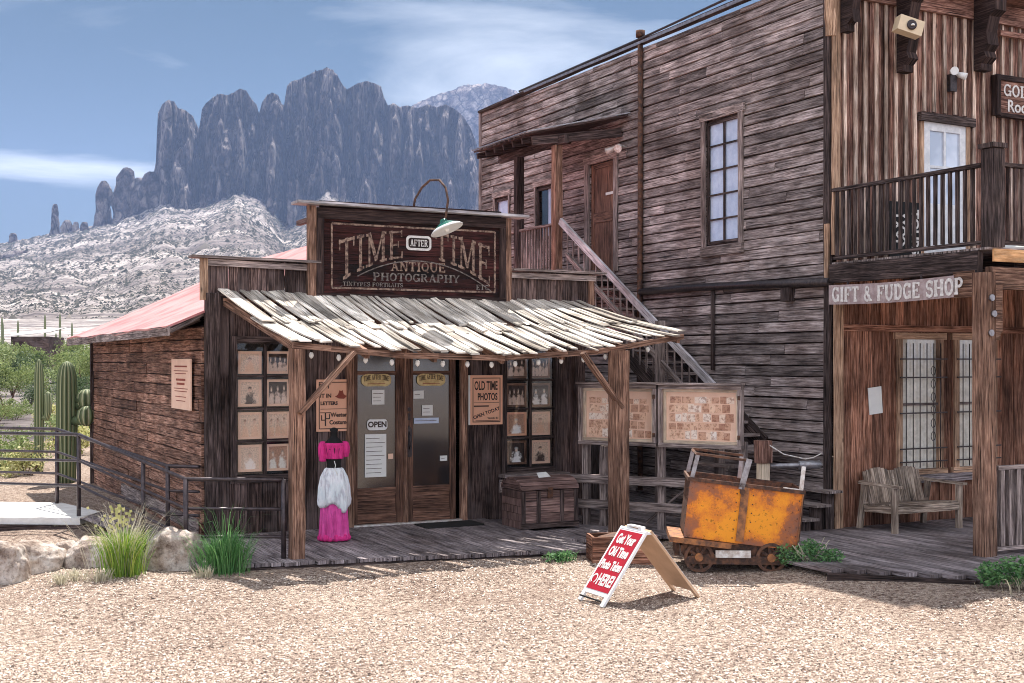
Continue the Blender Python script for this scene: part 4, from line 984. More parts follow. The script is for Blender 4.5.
part('back_board', 'black_cloth', f, lambda b: b.box(SX + .15, SX + .17, FW2[0] - .1, FW2[1] + .1, 4.95, 6.15, 1))
def _(b):
    y0, y1, z0, z1 = SDOOR
    b.box(SX - .02, SX + .02, y0, y1, z0, z1, 2); b.box(SX - .035, SX - .02, y0 + .1, y1 - .1, z0 + .95, z0 + 1.15, 1)
    b.box(SX - .03, SX - .02, y0, y0 + .1, z0, z1, 2); b.box(SX - .03, SX - .02, y1 - .1, y1, z0, z1, 2); b.box(SX - .03, SX - .02, y0 + .1, y1 - .1, z1 - .1, z1, 1)
dd = part('door', 'w_door', sal, _)
part('door_trim', 'w_grey', dd, lambda b: (b.beam((SX - .07, SDOOR[0] - .07, 4.15), (SX - .07, SDOOR[0] - .07, 6.4), .13, .04, (-1, 0, 0), 4, .004), b.beam((SX - .07, SDOOR[1] + .10, 4.15), (SX - .07, SDOOR[1] + .10, 6.3), .16, .04, (-1, 0, 0), 4, .004), b.beam((SX - .075, SDOOR[0] - .15, 6.36), (SX - .075, SDOOR[1] + .2, 6.36), .16, .05, (-1, 0, 0), 3, .004)))
part('door_number', 'paper_white', dd, lambda b: b.box(SX - .05, SX - .036, SDOOR[0] + .06, SDOOR[0] + .32, 5.62, 5.67, 1))
# front: lower boards
LW1 = (6.71, 7.58, .80, 2.78); LW2 = (7.90, 8.75, .80, 2.78); UD = (7.22, 8.10, 3.92, 6.12)
part('lower_front_wall', 'w_board_low', sal, lambda b: (vboards(b, SX + .13, 15, -.04, 2.92, SY, [LW1, LW2], (.17, .27), .03, .007, .003), vboards(b, SX + .13, 15, 2.97, 3.7, SY - .01, (), (.12, .2), .03, .007, .003), b.beam((SX + .13, SY - .05, 2.94), (15, SY - .05, 2.94), .10, .04, (0, -1, 0), 8, .003)))
part('upper_front_wall', 'w_board_up', sal, lambda b: vboards(b, SX + .08, 15, 3.88, 7.82, SY, [UD], (.19, .23), .025, .003, .004))
def _(b):
    x = SX + .20
    while x < 14.8:
        segs = [(3.9, 7.80)]
        if UD[0] - .04 < x < UD[1] + .04: segs = [(UD[3] + .16, 7.80)]
        for a, c_ in segs: b.beam((x, SY - .035, a), (x + R_.uniform(-.01, .01), SY - .035, c_), R_.uniform(.045, .065), .03, (0, -1, 0), max(2, int((c_ - a) / .5)), .006)
        x += R_.uniform(.185, .225)
part('battens', 'w_batten', sal, _)
def _(b):
    b.box(SX + .05, 15, SY - .10, SY - .02, 7.80, 8.10); b.box(SX - .05, 15, SY - .40, SY + .3, 8.12, 8.18, 0)
    b.box(8.75, 15, SY - .16, SY - .101, 7.60, 7.68, 0)
part('cornice', 'w_board_up', sal, _)
def corbel(x, z0, w_=.22):
    P_ = [(0, 8.1), (-.42, 8.1), (-.42, 7.85), (-.30, 7.78), (-.24, 7.55), (-.28, 7.35), (-.20, z0 + .28), (-.24, z0 + .18), (-.14, z0 + .1), (-.14, z0), (0, z0)]
    part('corbel', 'w_signdark', sal, lambda b: b.prism(P_, x, x + w_, lambda a, z, X_: (X_, SY - .102 + a, z)))
corbel(6.60, 6.78, .2); corbel(8.22, 6.98, .24); corbel(11.4, 6.9, .26); corbel(SX + .06, 7.25, .14)
# balcony door
def _(b):
    x0, x1, z0, z1 = UD
    b.box(x0, x0 + .12, SY - .05, SY - .0, z0, z1, 2); b.box(x1 - .12, x1, SY - .05, SY, z0, z1, 2); b.box(x0 + .12, x1 - .12, SY - .048, SY, z1 - .13, z1, 0); b.box(x0 + .12, x1 - .12, SY - .048, SY, z0, z0 + .95, 0)
    b.box(x0 + .42, x0 + .46, SY - .046, SY, z0 + .95, z1 - .13, 2); b.box(x0 + .12, x1 - .12, SY - .044, SY, z0 + 1.50, z0 + 1.54, 0)
ud = part('balcony_door', 'white_paint', sal, _)
part('pane', 'glass_blue', ud, lambda b: b.box(UD[0] + .1, UD[1] - .1, SY - .02, SY - .01, UD[2] + .9, UD[3] - .1))
part('door_header', 'w_trimdark', ud, lambda b: b.beam((UD[0] - .12, SY - .07, UD[3] + .07), (UD[1] + .16, SY - .07, UD[3] + .05), .13, .08, (0, -1, 0), 3, .006))
part('door_trim', 'w_corner', ud, lambda b: (b.box(UD[1] + .005, UD[1] + .09, SY - .06, SY, UD[2], UD[3] - .005), b.box(UD[0] - .08, UD[0] - .005, SY - .055, SY, UD[2], UD[3] - .005)))
def low_window(W, lace):
    x0, x1, z0, z1 = W
    f = part('window', 'w_corner', sal, lambda b: (b.box(x0 - .04, x0 + .06, SY - .06, SY, z0, z1, 2), b.box(x1 - .06, x1 + .04, SY - .06, SY, z0, z1, 2), b.box(x0 - .1, x1 + .1, SY - .07, SY, z1, z1 + .1, 0), b.box(x0 - .1, x1 + .1, SY - .09, SY, z0 - .12, z0, 0)))
    part('pane', 'glass_clear', f, lambda b: b.box(x0, x1, SY - .012, SY - .008, z0, z1))
    def cu(b):
        k0 = len(b.v); n = 40
        for i in range(n + 1):
            x = x0 + (x1 - x0) * i / n; yy = SY + .012 + .01 * math.sin(i * 1.1)
            b.v.append((x, yy, z0)); b.v.append((x, yy, z1))
        for i in range(n): a = k0 + 2 * i; b.face([a, a + 2, a + 3, a + 1], [(0, 0)] * 4, True)
    part('curtain', 'curtain_cream', f, cu)
    part('sash', 'w_grey', f, lambda b: (b.box(x0 + .06, x1 - .06, SY - .04, SY - .015, (z0 + z1) / 2 - .02, (z0 + z1) / 2 + .02, 0),))
    def bars(b):
        for i in range(6):
            x = x0 + .08 + (x1 - x0 - .16) * i / 5; b.tube([(x, SY - .11, z0 + .02), (x, SY - .11, z1 - .06)], .009, 6)
        for z in (z0 + .12, z0 + .32, z0 + .86, z0 + 1.40, z1 - .30): b.beam((x0 - .05, SY - .12, z), (x1 + .05, SY - .12, z), .02, .02)
        xc = x0 + (x1 - x0) * .72
        for k_ in range(6):
            z = z0 + .5 + k_ * .2; b.tube([(xc + .045 * math.cos(a), SY - .12, z + .07 * math.sin(a)) for a in [i * math.pi / 5 for i in range(11)]], .006, 5)
    part('bars', 'black_metal', f, bars)
    return f
low_window(LW1, 1); low_window(LW2, 0); low_window((9.6, 10.5, .8, 2.78), 0)
part('wall_sill', 'w_deck', sal, lambda b: b.beam((6.55, SY - .10, .66), (9.2, SY - .10, .66), .12, .06, (0, -1, 0), 6, .004))
# balcony
def _(b):
    y = SY - .12
    while y > -6.25: b.beam((5.32, y - .07, 3.865), (14.5, y - .07, 3.865), .135, .03, (0, 0, 1), 10, .003); y -= .15
part('balcony_floor', 'w_grey', sal, _)
part('balcony_beam', 'w_trimdark', sal, lambda b: (b.beam((5.34, -6.22, 3.70), (5.34, SY - .1, 3.72), .10, .27, (0, 0, 1), 7, .008), *[b.beam((x, -6.2, 3.75), (x, SY - .1, 3.75), .06, .17) for x in np.arange(6.0, 14.4, .75)]))
part('balcony_fascia', 'w_orange', sal, lambda b: b.beam((5.40, -6.37, 3.78), (14.5, -6.37, 3.78), .03, .16, (0, 0, 1), 9, .003))
part('balcony_beam', 'w_post', sal, lambda b: (b.beam((5.42, -6.28, 3.50), (14.5, -6.28, 3.50), .12, .28, (0, 0, 1), 9, .006), b.beam((5.33, -5.84, 3.43), (5.33, -6.18, 3.43), .12, .33, (0, 0, 1), 2, .004)))
def rail(name, p0, p1, z0, z1, mat, sp=.125, bw=.045, topmat='w_trimdark', n=(0, 0, 1)):
    p0 = Vector(p0); p1 = Vector(p1); L = (p1 - p0).length; a = (p1 - p0) / L
    r = part(name, topmat, sal, lambda b: (b.beam((p0.x, p0.y, z1), (p1.x, p1.y, z1 - .01), .09, .05, (0, 0, 1), max(2, int(L)), .005), b.beam((p0.x, p0.y, z0 + .06), (p1.x, p1.y, z0 + .06), .06, .05, (0, 0, 1), max(2, int(L)), .005)))
    k_ = min(100, int(L / sp))
    for i in range(k_):
        p = p0 + a * (sp * (i + .5)); dxy = R_.uniform(-.01, .01)
        part('baluster', mat, r, lambda b: b.beam((p.x, p.y, z0 + .09), (p.x + dxy, p.y + dxy, z1 - .03), bw, bw * .8, a, 3, .003))
    return r
rail('balcony_railing', (5.40, SY - .08, 0), (5.40, -6.2, 0), 3.89, 4.94, 'w_trimdark')
rail('balcony_railing', (5.56, -6.30, 0), (10.4, -6.30, 0), 3.89, 4.94, 'w_front')
rail('porch_railing', (5.52, -6.30, 0), (8.4, -6.30, 0), .02, 1.10, 'w_grey', .15, .095, 'w_grey')
def _(b):
    b.beam((5.33, -6.30, -.03), (5.31, -6.30, 3.56), .20, .20, (0, 1, 0), 14, .007)
part('porch_post', 'w_post', sal, _)
part('post_plate', 'w_post', sal, lambda b: b.prism([(5.40, 2.70), (5.52, 2.82), (5.52, 3.40), (5.40, 3.40)], -6.41, -6.24, lambda x, y, z: (x, z, y)))
for z_, x_ in ((3.24, 5.32), (3.04, 5.36), (2.80, 5.31)): part('bolt', 'grey_metal', sal, lambda b: b.tube([(x_, -6.405, z_), (x_, -6.43, z_)], .042, 12))
part('balcony_post', 'w_trimdark', sal, lambda b: (b.beam((5.47, -6.30, 3.88), (5.47, -6.30, 5.12), .20, .20, (0, 1, 0), 5, .006), b.beam((5.47, -6.30, 5.13), (5.47, -6.30, 5.19), .25, .25, (0, 1, 0), 1, .004)))
part('porch_post', 'w_post', sal, lambda b: b.beam((9.6, -6.30, -.03), (9.6, -6.30, 3.4), .20, .20, (0, 1, 0), 10, .006))
part('floodlight', 'white_metal', sal, lambda b: (b.tube([(SX - .02, 2.12, 6.42), (SX - .20, 2.12, 6.46), (SX - .30, 2.2, 6.40)], .022), b.tube([(SX - .16, 2.20, 6.44), (SX - .32, 2.38, 6.36)], [.03, .075], 12), b.tube([(SX - .16, 2.10, 6.44), (SX - .32, 1.98, 6.36)], [.03, .075], 12)))
# ================================================================== outside stair with roofed landing
st = thing('outside_staircase', 'wooden outside staircase with roofed landing climbing the grey clapboard wall', 'staircase', (4.8, 0, 0))
LZ = 4.15
part('landing_floor', 'w_grey', st, lambda b: [b.beam((4.15, y, LZ - .02), (5.38, y, LZ - .02), .14, .04, (0, 0, 1), 3, .003) for y in np.arange(2.55, 5.1, .15)])
part('landing_frame', 'w_trimdark', st, lambda b: (b.box(4.14, 4.20, 2.5, 5.1, 3.86, 4.10), b.box(4.21, 5.36, 2.48, 2.54, 3.86, 4.10), b.box(4.21, 5.36, 5.04, 5.1, 3.86, 4.10)))
for y_ in (2.66, 4.18): part('landing_post', 'w_post' if y_ < 3 else 'w_trimdark', st, lambda b: b.beam((4.22, y_, -.1), (4.22, y_, 6.45), .15, .15, (0, 1, 0), 12, .005))
part('landing_post', 'w_trimdark', st, lambda b: b.beam((4.22, 5.02, -.1), (4.22, 5.02, 5.2), .12, .12, (0, 1, 0), 8, .005))
def _(b):
    n_ = 11
    for i in range(n_):
        q0 = i / n_; q1 = (i + 1) / n_ - .004
        A = Vector((3.6, 2.7 + 2.25 * q0, 6.62)); B = Vector((3.6, 2.7 + 2.25 * q1, 6.62)); C_ = Vector((5.38, 1.95 + 3.0 * q1, 7.0)); D_ = Vector((5.38, 1.95 + 3.0 * q0, 7.0))
        m0 = (A + B) / 2; m1 = (C_ + D_) / 2
        b.beam(m0, m1, (B - A).length, .03, (0, 0, 1), 4, .004, w1=(C_ - D_).length)
part('landing_roof', 'w_trimdark', st, _)
def _(b):
    b.beam((3.585, 2.68, 6.66), (3.585, 4.97, 6.66), .03, .02, (0, 0, 1), 6, .003); b.beam((3.6, 2.66, 6.665), (5.36, 1.93, 7.04), .03, .02, (0, 0, 1), 5, .003)
part('roof_flashing', 'grey_metal', st, _)
part('roof_beam', 'w_trimdark', st, lambda b: (b.beam((4.22, 2.3, 6.52), (4.22, 5.0, 6.52), .09, .15, (0, 0, 1), 4, .004), b.beam((3.72, 2.72, 6.50), (5.36, 2.25, 6.72), .08, .16, (0, 0, 1), 4, .004), *[b.beam((3.66, y, 6.54), (5.36, y, 6.86), .05, .11) for y in np.arange(3.0, 4.9, .38)]))
for i_ in range(12):
    y_ = 2.82 + i_ * .112
    part('baluster', 'w_grey', st, lambda b: b.beam((4.22, y_, LZ), (4.22, y_, 4.98), .035, .035, (0, 1, 0), 2, .002))
part('landing_handrail', 'w_grey', st, lambda b: (b.beam((4.22, 2.74, 5.0), (4.22, 4.1, 5.0), .08, .045, (0, 0, 1), 3, .004), b.beam((4.22, 4.25, 5.0), (4.22, 4.95, 5.0), .08, .045, (0, 0, 1), 2, .004)))
# flight
NSTEP = 22; Y0s, Y1s = 2.52, -3.95      # slope; the flight ends on a low platform
for i_ in range(NSTEP):
    q_ = (i_ + .5) / NSTEP; yy_ = Y0s + (Y1s - Y0s) * q_; zz_ = LZ - (LZ + .05) * (i_ + 1) / NSTEP
    if yy_ > -1.9: part('tread', 'w_grey', st, lambda b: b.beam((4.30, yy_, zz_), (5.33, yy_, zz_), .27, .04, (0, 0, 1), 3, .003))
part('stringer', 'w_trimdark', st, lambda b: (b.beam((4.27, 2.56, 3.98), (4.27, -1.95, 1.14), .05, .28, (0, .5, 1), 8, .005), b.beam((5.34, 2.56, 3.98), (5.34, -1.95, 1.14), .05, .28, (0, .5, 1), 8, .005)))
part('handrail', 'w_lightrail', st, lambda b: b.beam((4.20, 2.50, 5.03), (4.20, -2.20, 2.055), .05, .125, (0, .55, 1), 6, .003))
part('handrail', 'w_grey', st, lambda b: (b.beam((4.22, 2.3, 4.40), (4.22, -2.2, 1.5), .05, .08, (0, .55, 1), 6, .003),))
part('low_platform', 'w_grey', st, lambda b: [b.beam((4.30, y, 1.12), (5.33, y, 1.12), .15, .04, (0, 0, 1), 3, .003) for y in np.arange(-2.72, -1.9, .16)])
for i_ in range(4):
    part('tread', 'w_grey', st, lambda b: b.beam((4.12 - .20 * i_, -2.75, .90 - .24 * i_), (4.12 - .20 * i_, -1.92, .90 - .24 * i_), .24, .04, (0, 0, 1), 2, .003))
for i_ in range(23):
    y_ = 2.3 - i_ * .20; zt_ = 2.055 + (y_ + 2.2) * .633
    part('baluster', 'w_grey', st, lambda b: b.beam((4.24, y_, zt_ - 1.0), (4.24, y_, zt_ - .03), .022, .022, (0, 1, 0), 2, .002))
for y_, zt_ in ((-.72, 3.20), (-2.3, 2.1)): part('newel_post', 'w_grey', st, lambda b: b.beam((4.22, y_, -.1), (4.22, y_, zt_ - .1), .12, .12, (0, 1, 0), 6, .005))
part('under_stair_panel', 'w_grey', st, lambda b: [b.beam((4.33, y, .0), (4.33, y, 1.95), .135, .02, (1, 0, 0), 3, .003) for y in np.arange(.6, 2.4, .15)])

cs_ = thing('corner_steps', 'weathered wooden box steps against the corner of the grey clapboard wall', 'steps', (5.1, -3.4, -.02))
for i_ in range(3):
    x0_, z_ = 4.74 + .22 * i_, .17 + .19 * i_
    part('tread', 'w_grey', cs_, lambda b: b.beam((x0_ + .13, -3.62, z_), (x0_ + .13, -2.75, z_), .27, .035, (0, 0, 1), 3, .003))
    part('riser_block', 'w_trimdark', cs_, lambda b: b.box(x0_ + .05, x0_ + .20, -3.5, -3.38, -.0, z_ - .02, 2))
# ================================================================== signs on the saloon
gs = thing('hanging_shop_sign', 'long faded white board under the balcony lettered GIFT & FUDGE SHOP', 'sign', (5.26, -4.7, 3.28))
def sagz(x): return .0 - .022 * math.sin(math.pi * min(1, max(0, x / 2.3)))
def _(b):
    pr = None
    for i in range(12):
        a = 2.34 * i / 12; c_ = 2.34 * (i + 1) / 12
        b.quad([(5.262, -3.52 - a, 3.27 + sagz(a)), (5.262, -3.52 - c_, 3.27 + sagz(c_)), (5.262, -3.52 - c_, 3.55 + sagz(c_)), (5.262, -3.52 - a, 3.55 + sagz(a))])
        b.quad([(5.282, -3.52 - a, 3.27 + sagz(a)), (5.282, -3.52 - a, 3.55 + sagz(a)), (5.282, -3.52 - c_, 3.55 + sagz(c_)), (5.282, -3.52 - c_, 3.27 + sagz(c_))])
        b.quad([(5.262, -3.52 - a, 3.55 + sagz(a)), (5.262, -3.52 - c_, 3.55 + sagz(c_)), (5.282, -3.52 - c_, 3.55 + sagz(c_)), (5.282, -3.52 - a, 3.55 + sagz(a))])
        b.quad([(5.262, -3.52 - a, 3.27 + sagz(a)), (5.282, -3.52 - a, 3.27 + sagz(a)), (5.282, -3.52 - c_, 3.27 + sagz(c_)), (5.262, -3.52 - c_, 3.27 + sagz(c_))])
plain('sign_mauve', (.46, .37, .37), .8, c2=(.30, .22, .22), scale=10)
part('board', 'sign_mauve', gs, _)
GT = 'GIFT & FUDGE SHOP'; gw = text_width(GT, .07)
part('lettering', 'letter_white', gs, lambda b: slab(b, GT, lambda x, y, z: (5.256 - z, -3.60 - x, 3.305 + y + sagz(x)), .21, 2.42 / (gw * .21), .07, bold=1.35))
part('hanger', 'black_metal', gs, lambda b: (b.box(5.28, 5.30, -3.9, -3.87, 3.40, 3.60, 2), b.box(5.28, 5.30, -5.3, -5.27, 3.40, 3.60, 2)))
g2 = thing('wall_sign', 'dark framed plank sign lettered GOLD beside the balcony door', 'sign', (9.4, -3.5, 6.36))
part('board', 'w_board_up', g2, lambda b: [b.beam((8.76, -3.50, 6.44 + i * .15), (10.4, -3.50, 6.44 + i * .15), .145, .03, (0, -1, 0), 4, .002) for i in range(4)])
part('frame', 'w_signdark', g2, lambda b: (b.box(8.68, 8.76, -3.56, -3.44, 6.34, 6.98), b.box(8.76, 10.4, -3.555, -3.44, 6.90, 6.98), b.box(8.76, 10.4, -3.555, -3.44, 6.32, 6.38)))
part('lettering', 'letter_white', g2, lambda b: slab(b, 'GOLD', onY(8.86, 6.66, -3.517), .19, 1.12))
fonttext('lettering', 'Rooms', .27, 'letter_white', g2, wallM(8.94, -3.522, 6.50), .003, 1, 'LEFT', .004)
vs = thing('upright_sign', 'black sign with white sideways letters leaning behind the balcony rail', 'sign', (6.5, -3.9, 3.89))
part('board', 'black_cloth', vs, lambda b: (b.box(6.18, 6.80, -3.80, -3.77, 3.90, 4.80)))
for i_, (s_, z_) in enumerate((('TAXI', 4.42), ('WAX', 4.40), ('TOURS', 4.36))):
    fonttext('lettering', s_, .19, 'letter_white', vs, wallM(6.29 + i_ * .19, -3.803, z_, roll=-90), .001, 1.1, bold=.006)
pr_ = thing('cloth_pile', 'low pile of white cloth at the foot of the balcony railing', 'cloth', (6.9, -5.6, 3.89))
def _(b):
    b.lathe([(.30, 0), (.34, .04), (.26, .09), (.10, .12)], 18, (6.45, -5.75, 3.885), lambda r, z, a: r * (1 + .25 * math.sin(3 * a) + .1 * math.sin(7 * a + z * 30)))
    b.lathe([(.26, 0), (.28, .03), (.18, .07), (.05, .09)], 18, (7.0, -5.9, 3.885), lambda r, z, a: r * (1 + .3 * math.sin(2 * a + 1) + .1 * math.sin(8 * a)))
part('folded_cloth', 'paper_white', pr_, _)
fl = thing('loudspeaker_box', 'tilted cream box loudspeaker on the dark corbel of the saloon front', 'loudspeaker', (6.9, -3.75, 7.5))
def _(b):
    k0 = len(b.v); b.box(-.19, .19, -.10, .10, -.11, .11)
    M_ = Matrix.Translation((6.36, -3.98, 7.33)) @ Matrix.Rotation(math.radians(-20), 4, 'Z') @ Matrix.Rotation(math.radians(16), 4, 'Y')
    b.v[k0:] = [tuple(M_ @ Vector(p)) for p in b.v[k0:]]
part('cabinet', 'box_cream', fl, _)
def _(b):
    k0 = len(b.v); b.lathe([(.07, 0), (.075, .02), (.05, .025), (.03, .02)], 18)
    M_ = Matrix.Translation((6.36, -3.98, 7.33)) @ Matrix.Rotation(math.radians(-20), 4, 'Z') @ Matrix.Rotation(math.radians(16), 4, 'Y') @ Matrix.Translation((0, -.101, 0)) @ Matrix.Rotation(math.radians(90), 4, 'X')
    b.v[k0:] = [tuple(M_ @ Vector(p)) for p in b.v[k0:]]
part('cone', 'black_metal', fl, _)
part('dust_cap', 'bulb_white', fl, lambda b: b.lathe([(.001, .0), (.03, .0), (.028, .02), (.01, .03)], 14, (6.322, -4.105, 7.315)))
part('bracket', 'rust_dark', fl, lambda b: b.tube([(6.42, -3.88, 7.35), (6.62, -3.62, 7.50)], .02))
wl = thing('wall_lamp', 'small white wall lamp with two heads above the balcony door', 'lamp', (7.78, -3.5, 6.8))
part('base', 'black_metal', wl, lambda b: (b.box(7.70, 7.84, -3.52, -3.45, 6.62, 6.88), ))
part('lamp_head', 'plastic_white', wl, lambda b: b.tube([(7.74, -3.5, 6.92), (7.66, -3.64, 6.90)], [.035, .065], 12))
part('lamp_head', 'plastic_white', wl, lambda b: b.tube([(7.84, -3.5, 6.90), (7.93, -3.62, 6.84)], [.035, .06], 12))
nt_ = thing('paper_notice', 'blank white sheet pinned to the brown boards left of the barred windows', 'notice', (6.2, -3.43, 1.6))
part('sheet', 'paper_white', nt_, lambda b: b.beam((6.25, -3.44, 1.66), (6.21, -3.45, 2.06), .26, .012, (0, -1, 0)))

# ================================================================== shop front: notices and pictures
def board_sign(name, label, cat, x0, x1, z0, z1, y, mat, border=None):
    t_ = thing(name, label, cat, ((x0 + x1) / 2, y, z0))
    part('panel', mat, t_, lambda b: b.box(x0, x1, y - .02, y, z0, z1))
    if border:
        g = border
        part('border', 'ink', t_, lambda b: (b.box(x0 + g, x1 - g, y - .023, y - .0205, z0 + g, z0 + g + .012, 0), b.box(x0 + g, x1 - g, y - .023, y - .0205, z1 - g - .012, z1 - g, 0), b.box(x0 + g, x0 + g + .012, y - .0225, y - .0205, z0 + g + .012, z1 - g - .012, 2), b.box(x1 - g - .012, x1 - g, y - .0225, y - .0205, z0 + g + .012, z1 - g - .012, 2)))
    return t_
p1 = board_sign('poster', 'peach poster with a hat drawing behind the dress form', 'poster', -1.34, -.80, 1.42, 2.18, -.06, 'paper_tan', .035)
part('hat_drawing', 'ink_red', p1, lambda b: b.prism([(-1.06, 1.93), (-1.0, 1.90), (-.92, 1.895), (-.87, 1.94), (-.90, 1.945), (-.925, 1.965), (-.94, 2.02), (-.965, 2.01), (-.99, 2.02), (-1.01, 1.965), (-1.03, 1.945)], 0, .003, lambda x, y, z: (x, -.081 - z, y)))
for s_, x_, z_, h_ in (('PUT', -1.22, 2.08, .10), ('IT IN', -1.20, 1.94, .08), ('LETTERS', -1.15, 1.83, .07)):
    fonttext('lettering', s_, h_, 'ink', p1, wallM(x_, -.082, z_), .001, 1, 'CENTER', .003)
part('rule', 'ink', p1, lambda b: b.box(-1.28, -.86, -.083, -.0805, 1.745, 1.752, 0))
part('cactus_drawing', 'ink', p1, lambda b: (b.box(-1.215, -1.195, -.083, -.0805, 1.50, 1.69, 2), b.box(-1.27, -1.255, -.083, -.0805, 1.58, 1.66, 2), b.box(-1.255, -1.215, -.083, -.0805, 1.58, 1.595, 0), b.box(-1.15, -1.135, -.083, -.0805, 1.60, 1.68, 2), b.box(-1.195, -1.15, -.083, -.0805, 1.60, 1.615, 0), b.box(-1.29, -1.12, -.083, -.0805, 1.69, 1.70, 0)))
for s_, z_ in (('Western', 1.66), ('Costumes', 1.55)): fonttext('lettering', s_, .085, 'ink', p1, wallM(-.98, -.082, z_), .001, .95, bold=.003)
p2 = board_sign('poster', 'peach OLD TIME PHOTOS poster between the door and the right window', 'poster', 1.13, 1.69, 1.46, 2.23, -.07, 'paper_tan', .04)
part('side_strip', 'paper_white', p2, lambda b: b.box(1.10, 1.13, -.088, -.072, 1.46, 2.23))
for s_, z_, h_, w_ in (('OLD TIME', 2.06, .19, .40), ('PHOTOS', 1.89, .15, .34)):
    o_ = fonttext('lettering', s_, h_, 'ink', p2, wallM(1.41, -.092, z_), .001, 1, bold=.004)
    dm = o_.dimensions.x; o_.data.transform(Matrix.Translation((1.41 - 1.41, 0, 0)))
    cx_ = sum(v.co.x for v in o_.data.vertices) / len(o_.data.vertices); xs_ = [v.co.x for v in o_.data.vertices]; sc_ = w_ / (max(xs_) - min(xs_))
    for v in o_.data.vertices: v.co.x = cx_ + (v.co.x - cx_) * sc_
part('rule', 'ink', p2, lambda b: (b.box(1.19, 1.63, -.093, -.0905, 1.80, 1.806, 0), b.box(1.19, 1.45, -.093, -.0905, 1.74, 1.76, 0), b.box(1.22, 1.63, -.093, -.0905, 1.52, 1.528, 0)))
fonttext('lettering', 'OPEN TODAY', .075, 'ink', p2, wallM(1.41, -.092, 1.64, roll=18), .001, 1, bold=.002)
fonttext('lettering', 'WALK IN', .045, 'ink', p2, wallM(1.52, -.092, 1.56), .001, 1, bold=.001)
p3 = thing('poster', 'plain tan sheet of small print on the side wall of the shop', 'poster', (-3.03, 1.0, 1.75))
part('panel', 'paper_peach', p3, lambda b: b.box(-3.05, -3.03, .40, 1.66, 1.74, 2.48))
part('small_print', 'ink_red', p3, lambda b: [b.box(-3.054, -3.0505, 1.03 - w_ / 2, 1.03 + w_ / 2, z_, z_ + h_, 1) for z_, w_, h_ in ((2.36, .8, .022), (2.30, .9, .01), (2.26, .7, .01), (2.16, .6, .03), (2.10, .5, .03), (2.04, .9, .01), (2.0, .8, .01), (1.92, .7, .01), (1.86, .6, .01))])
# oval shop plaques on the door glass
def plaque(xc, side):
    t_ = thing('door_plaque', 'yellow scalloped plaque reading TIME AFTER TIME on the %s shop door glass' % side, 'sign', (xc, -.06, 2.08))
    P_ = []
    for i in range(40):
        a = 2 * math.pi * i / 40; rx, rz = .235, .095
        c_, s_ = math.cos(a), math.sin(a); P_.append((xc + rx * math.copysign(abs(c_) ** .55, c_), 2.165 + rz * math.copysign(abs(s_) ** .6, s_) * (1 + .05 * math.cos(6 * a))))
    part('panel', 'paper_yellow', t_, lambda b: b.prism(P_, 0, .012, lambda x, y, z: (x, -.04 - z, y)))
    tt_ = text_width('TIME AFTER TIME')
    part('lettering', 'ink', t_, lambda b: slab(b, 'TIME AFTER TIME', lambda x, y, z: (xc - .2 + x, -.0525 - z, 2.145 + y + .03 * (1 - ((x - .2) / .2) ** 2)), .075, .40 / (tt_ * .075), dz=.003))
    part('rule', 'ink_red', t_, lambda b: b.box(xc - .14, xc + .14, -.055, -.0525, 2.105, 2.115, 0))
plaque(-.40, 'left'); plaque(.49, 'right')
def small_paper(label, x0, x1, z0, z1, mat='paper_white', lines=3, cat='notice', name='paper_notice', y=-.038):
    t_ = thing(name, label, cat, ((x0 + x1) / 2, y, z0))
    part('sheet', mat, t_, lambda b: b.box(x0, x1, y - .006, y, z0, z1))
    if lines: part('small_print', 'letter_dim', t_, lambda b: [b.box(x0 + .02, x1 - .02 - R_.uniform(0, .3) * (x1 - x0), y - .0085, y - .0065, z1 - (z1 - z0) * (i + 1) / (lines + 1) - .004, z1 - (z1 - z0) * (i + 1) / (lines + 1) + .004, 0) for i in range(lines)])
    return t_
small_paper('small white notice under the yellow plaque on the left door', -.47, -.27, 1.80, 2.02)
op = thing('open_sign', 'rounded white OPEN sign on the left shop door glass', 'sign', (-.38, -.05, 1.45))
part('panel', 'plastic_white', op, lambda b: b.prism(rrect(-.545, -.225, 1.42, 1.58, .05), 0, .01, lambda x, y, z: (x, -.04 - z, y)))
fonttext('lettering', 'OPEN', .115, 'ink', op, wallM(-.385, -.052, 1.50), .001, 1, bold=.004)
small_paper('tall cream price list under the OPEN sign', -.58, -.24, .72, 1.36, 'paper_white', 9)
small_paper('small orange sticker right of the tall price list', -.21, -.13, .98, 1.06, 'paper_peach', 0, 'sticker', 'sticker')
small_paper('white card just below the plaque on the right door', .20, .37, 1.88, 2.0, lines=1)
small_paper('small white notice above the blue strip on the right door', .34, .52, 1.62, 1.78, lines=2)
small_paper('tiny white card low on the right door glass', .64, .76, .92, 1.0, lines=1)
small_paper('pale blue strip across the middle of the right door glass', .21, .62, 1.50, 1.585, 'curtain', 1, 'sticker', 'sticker')
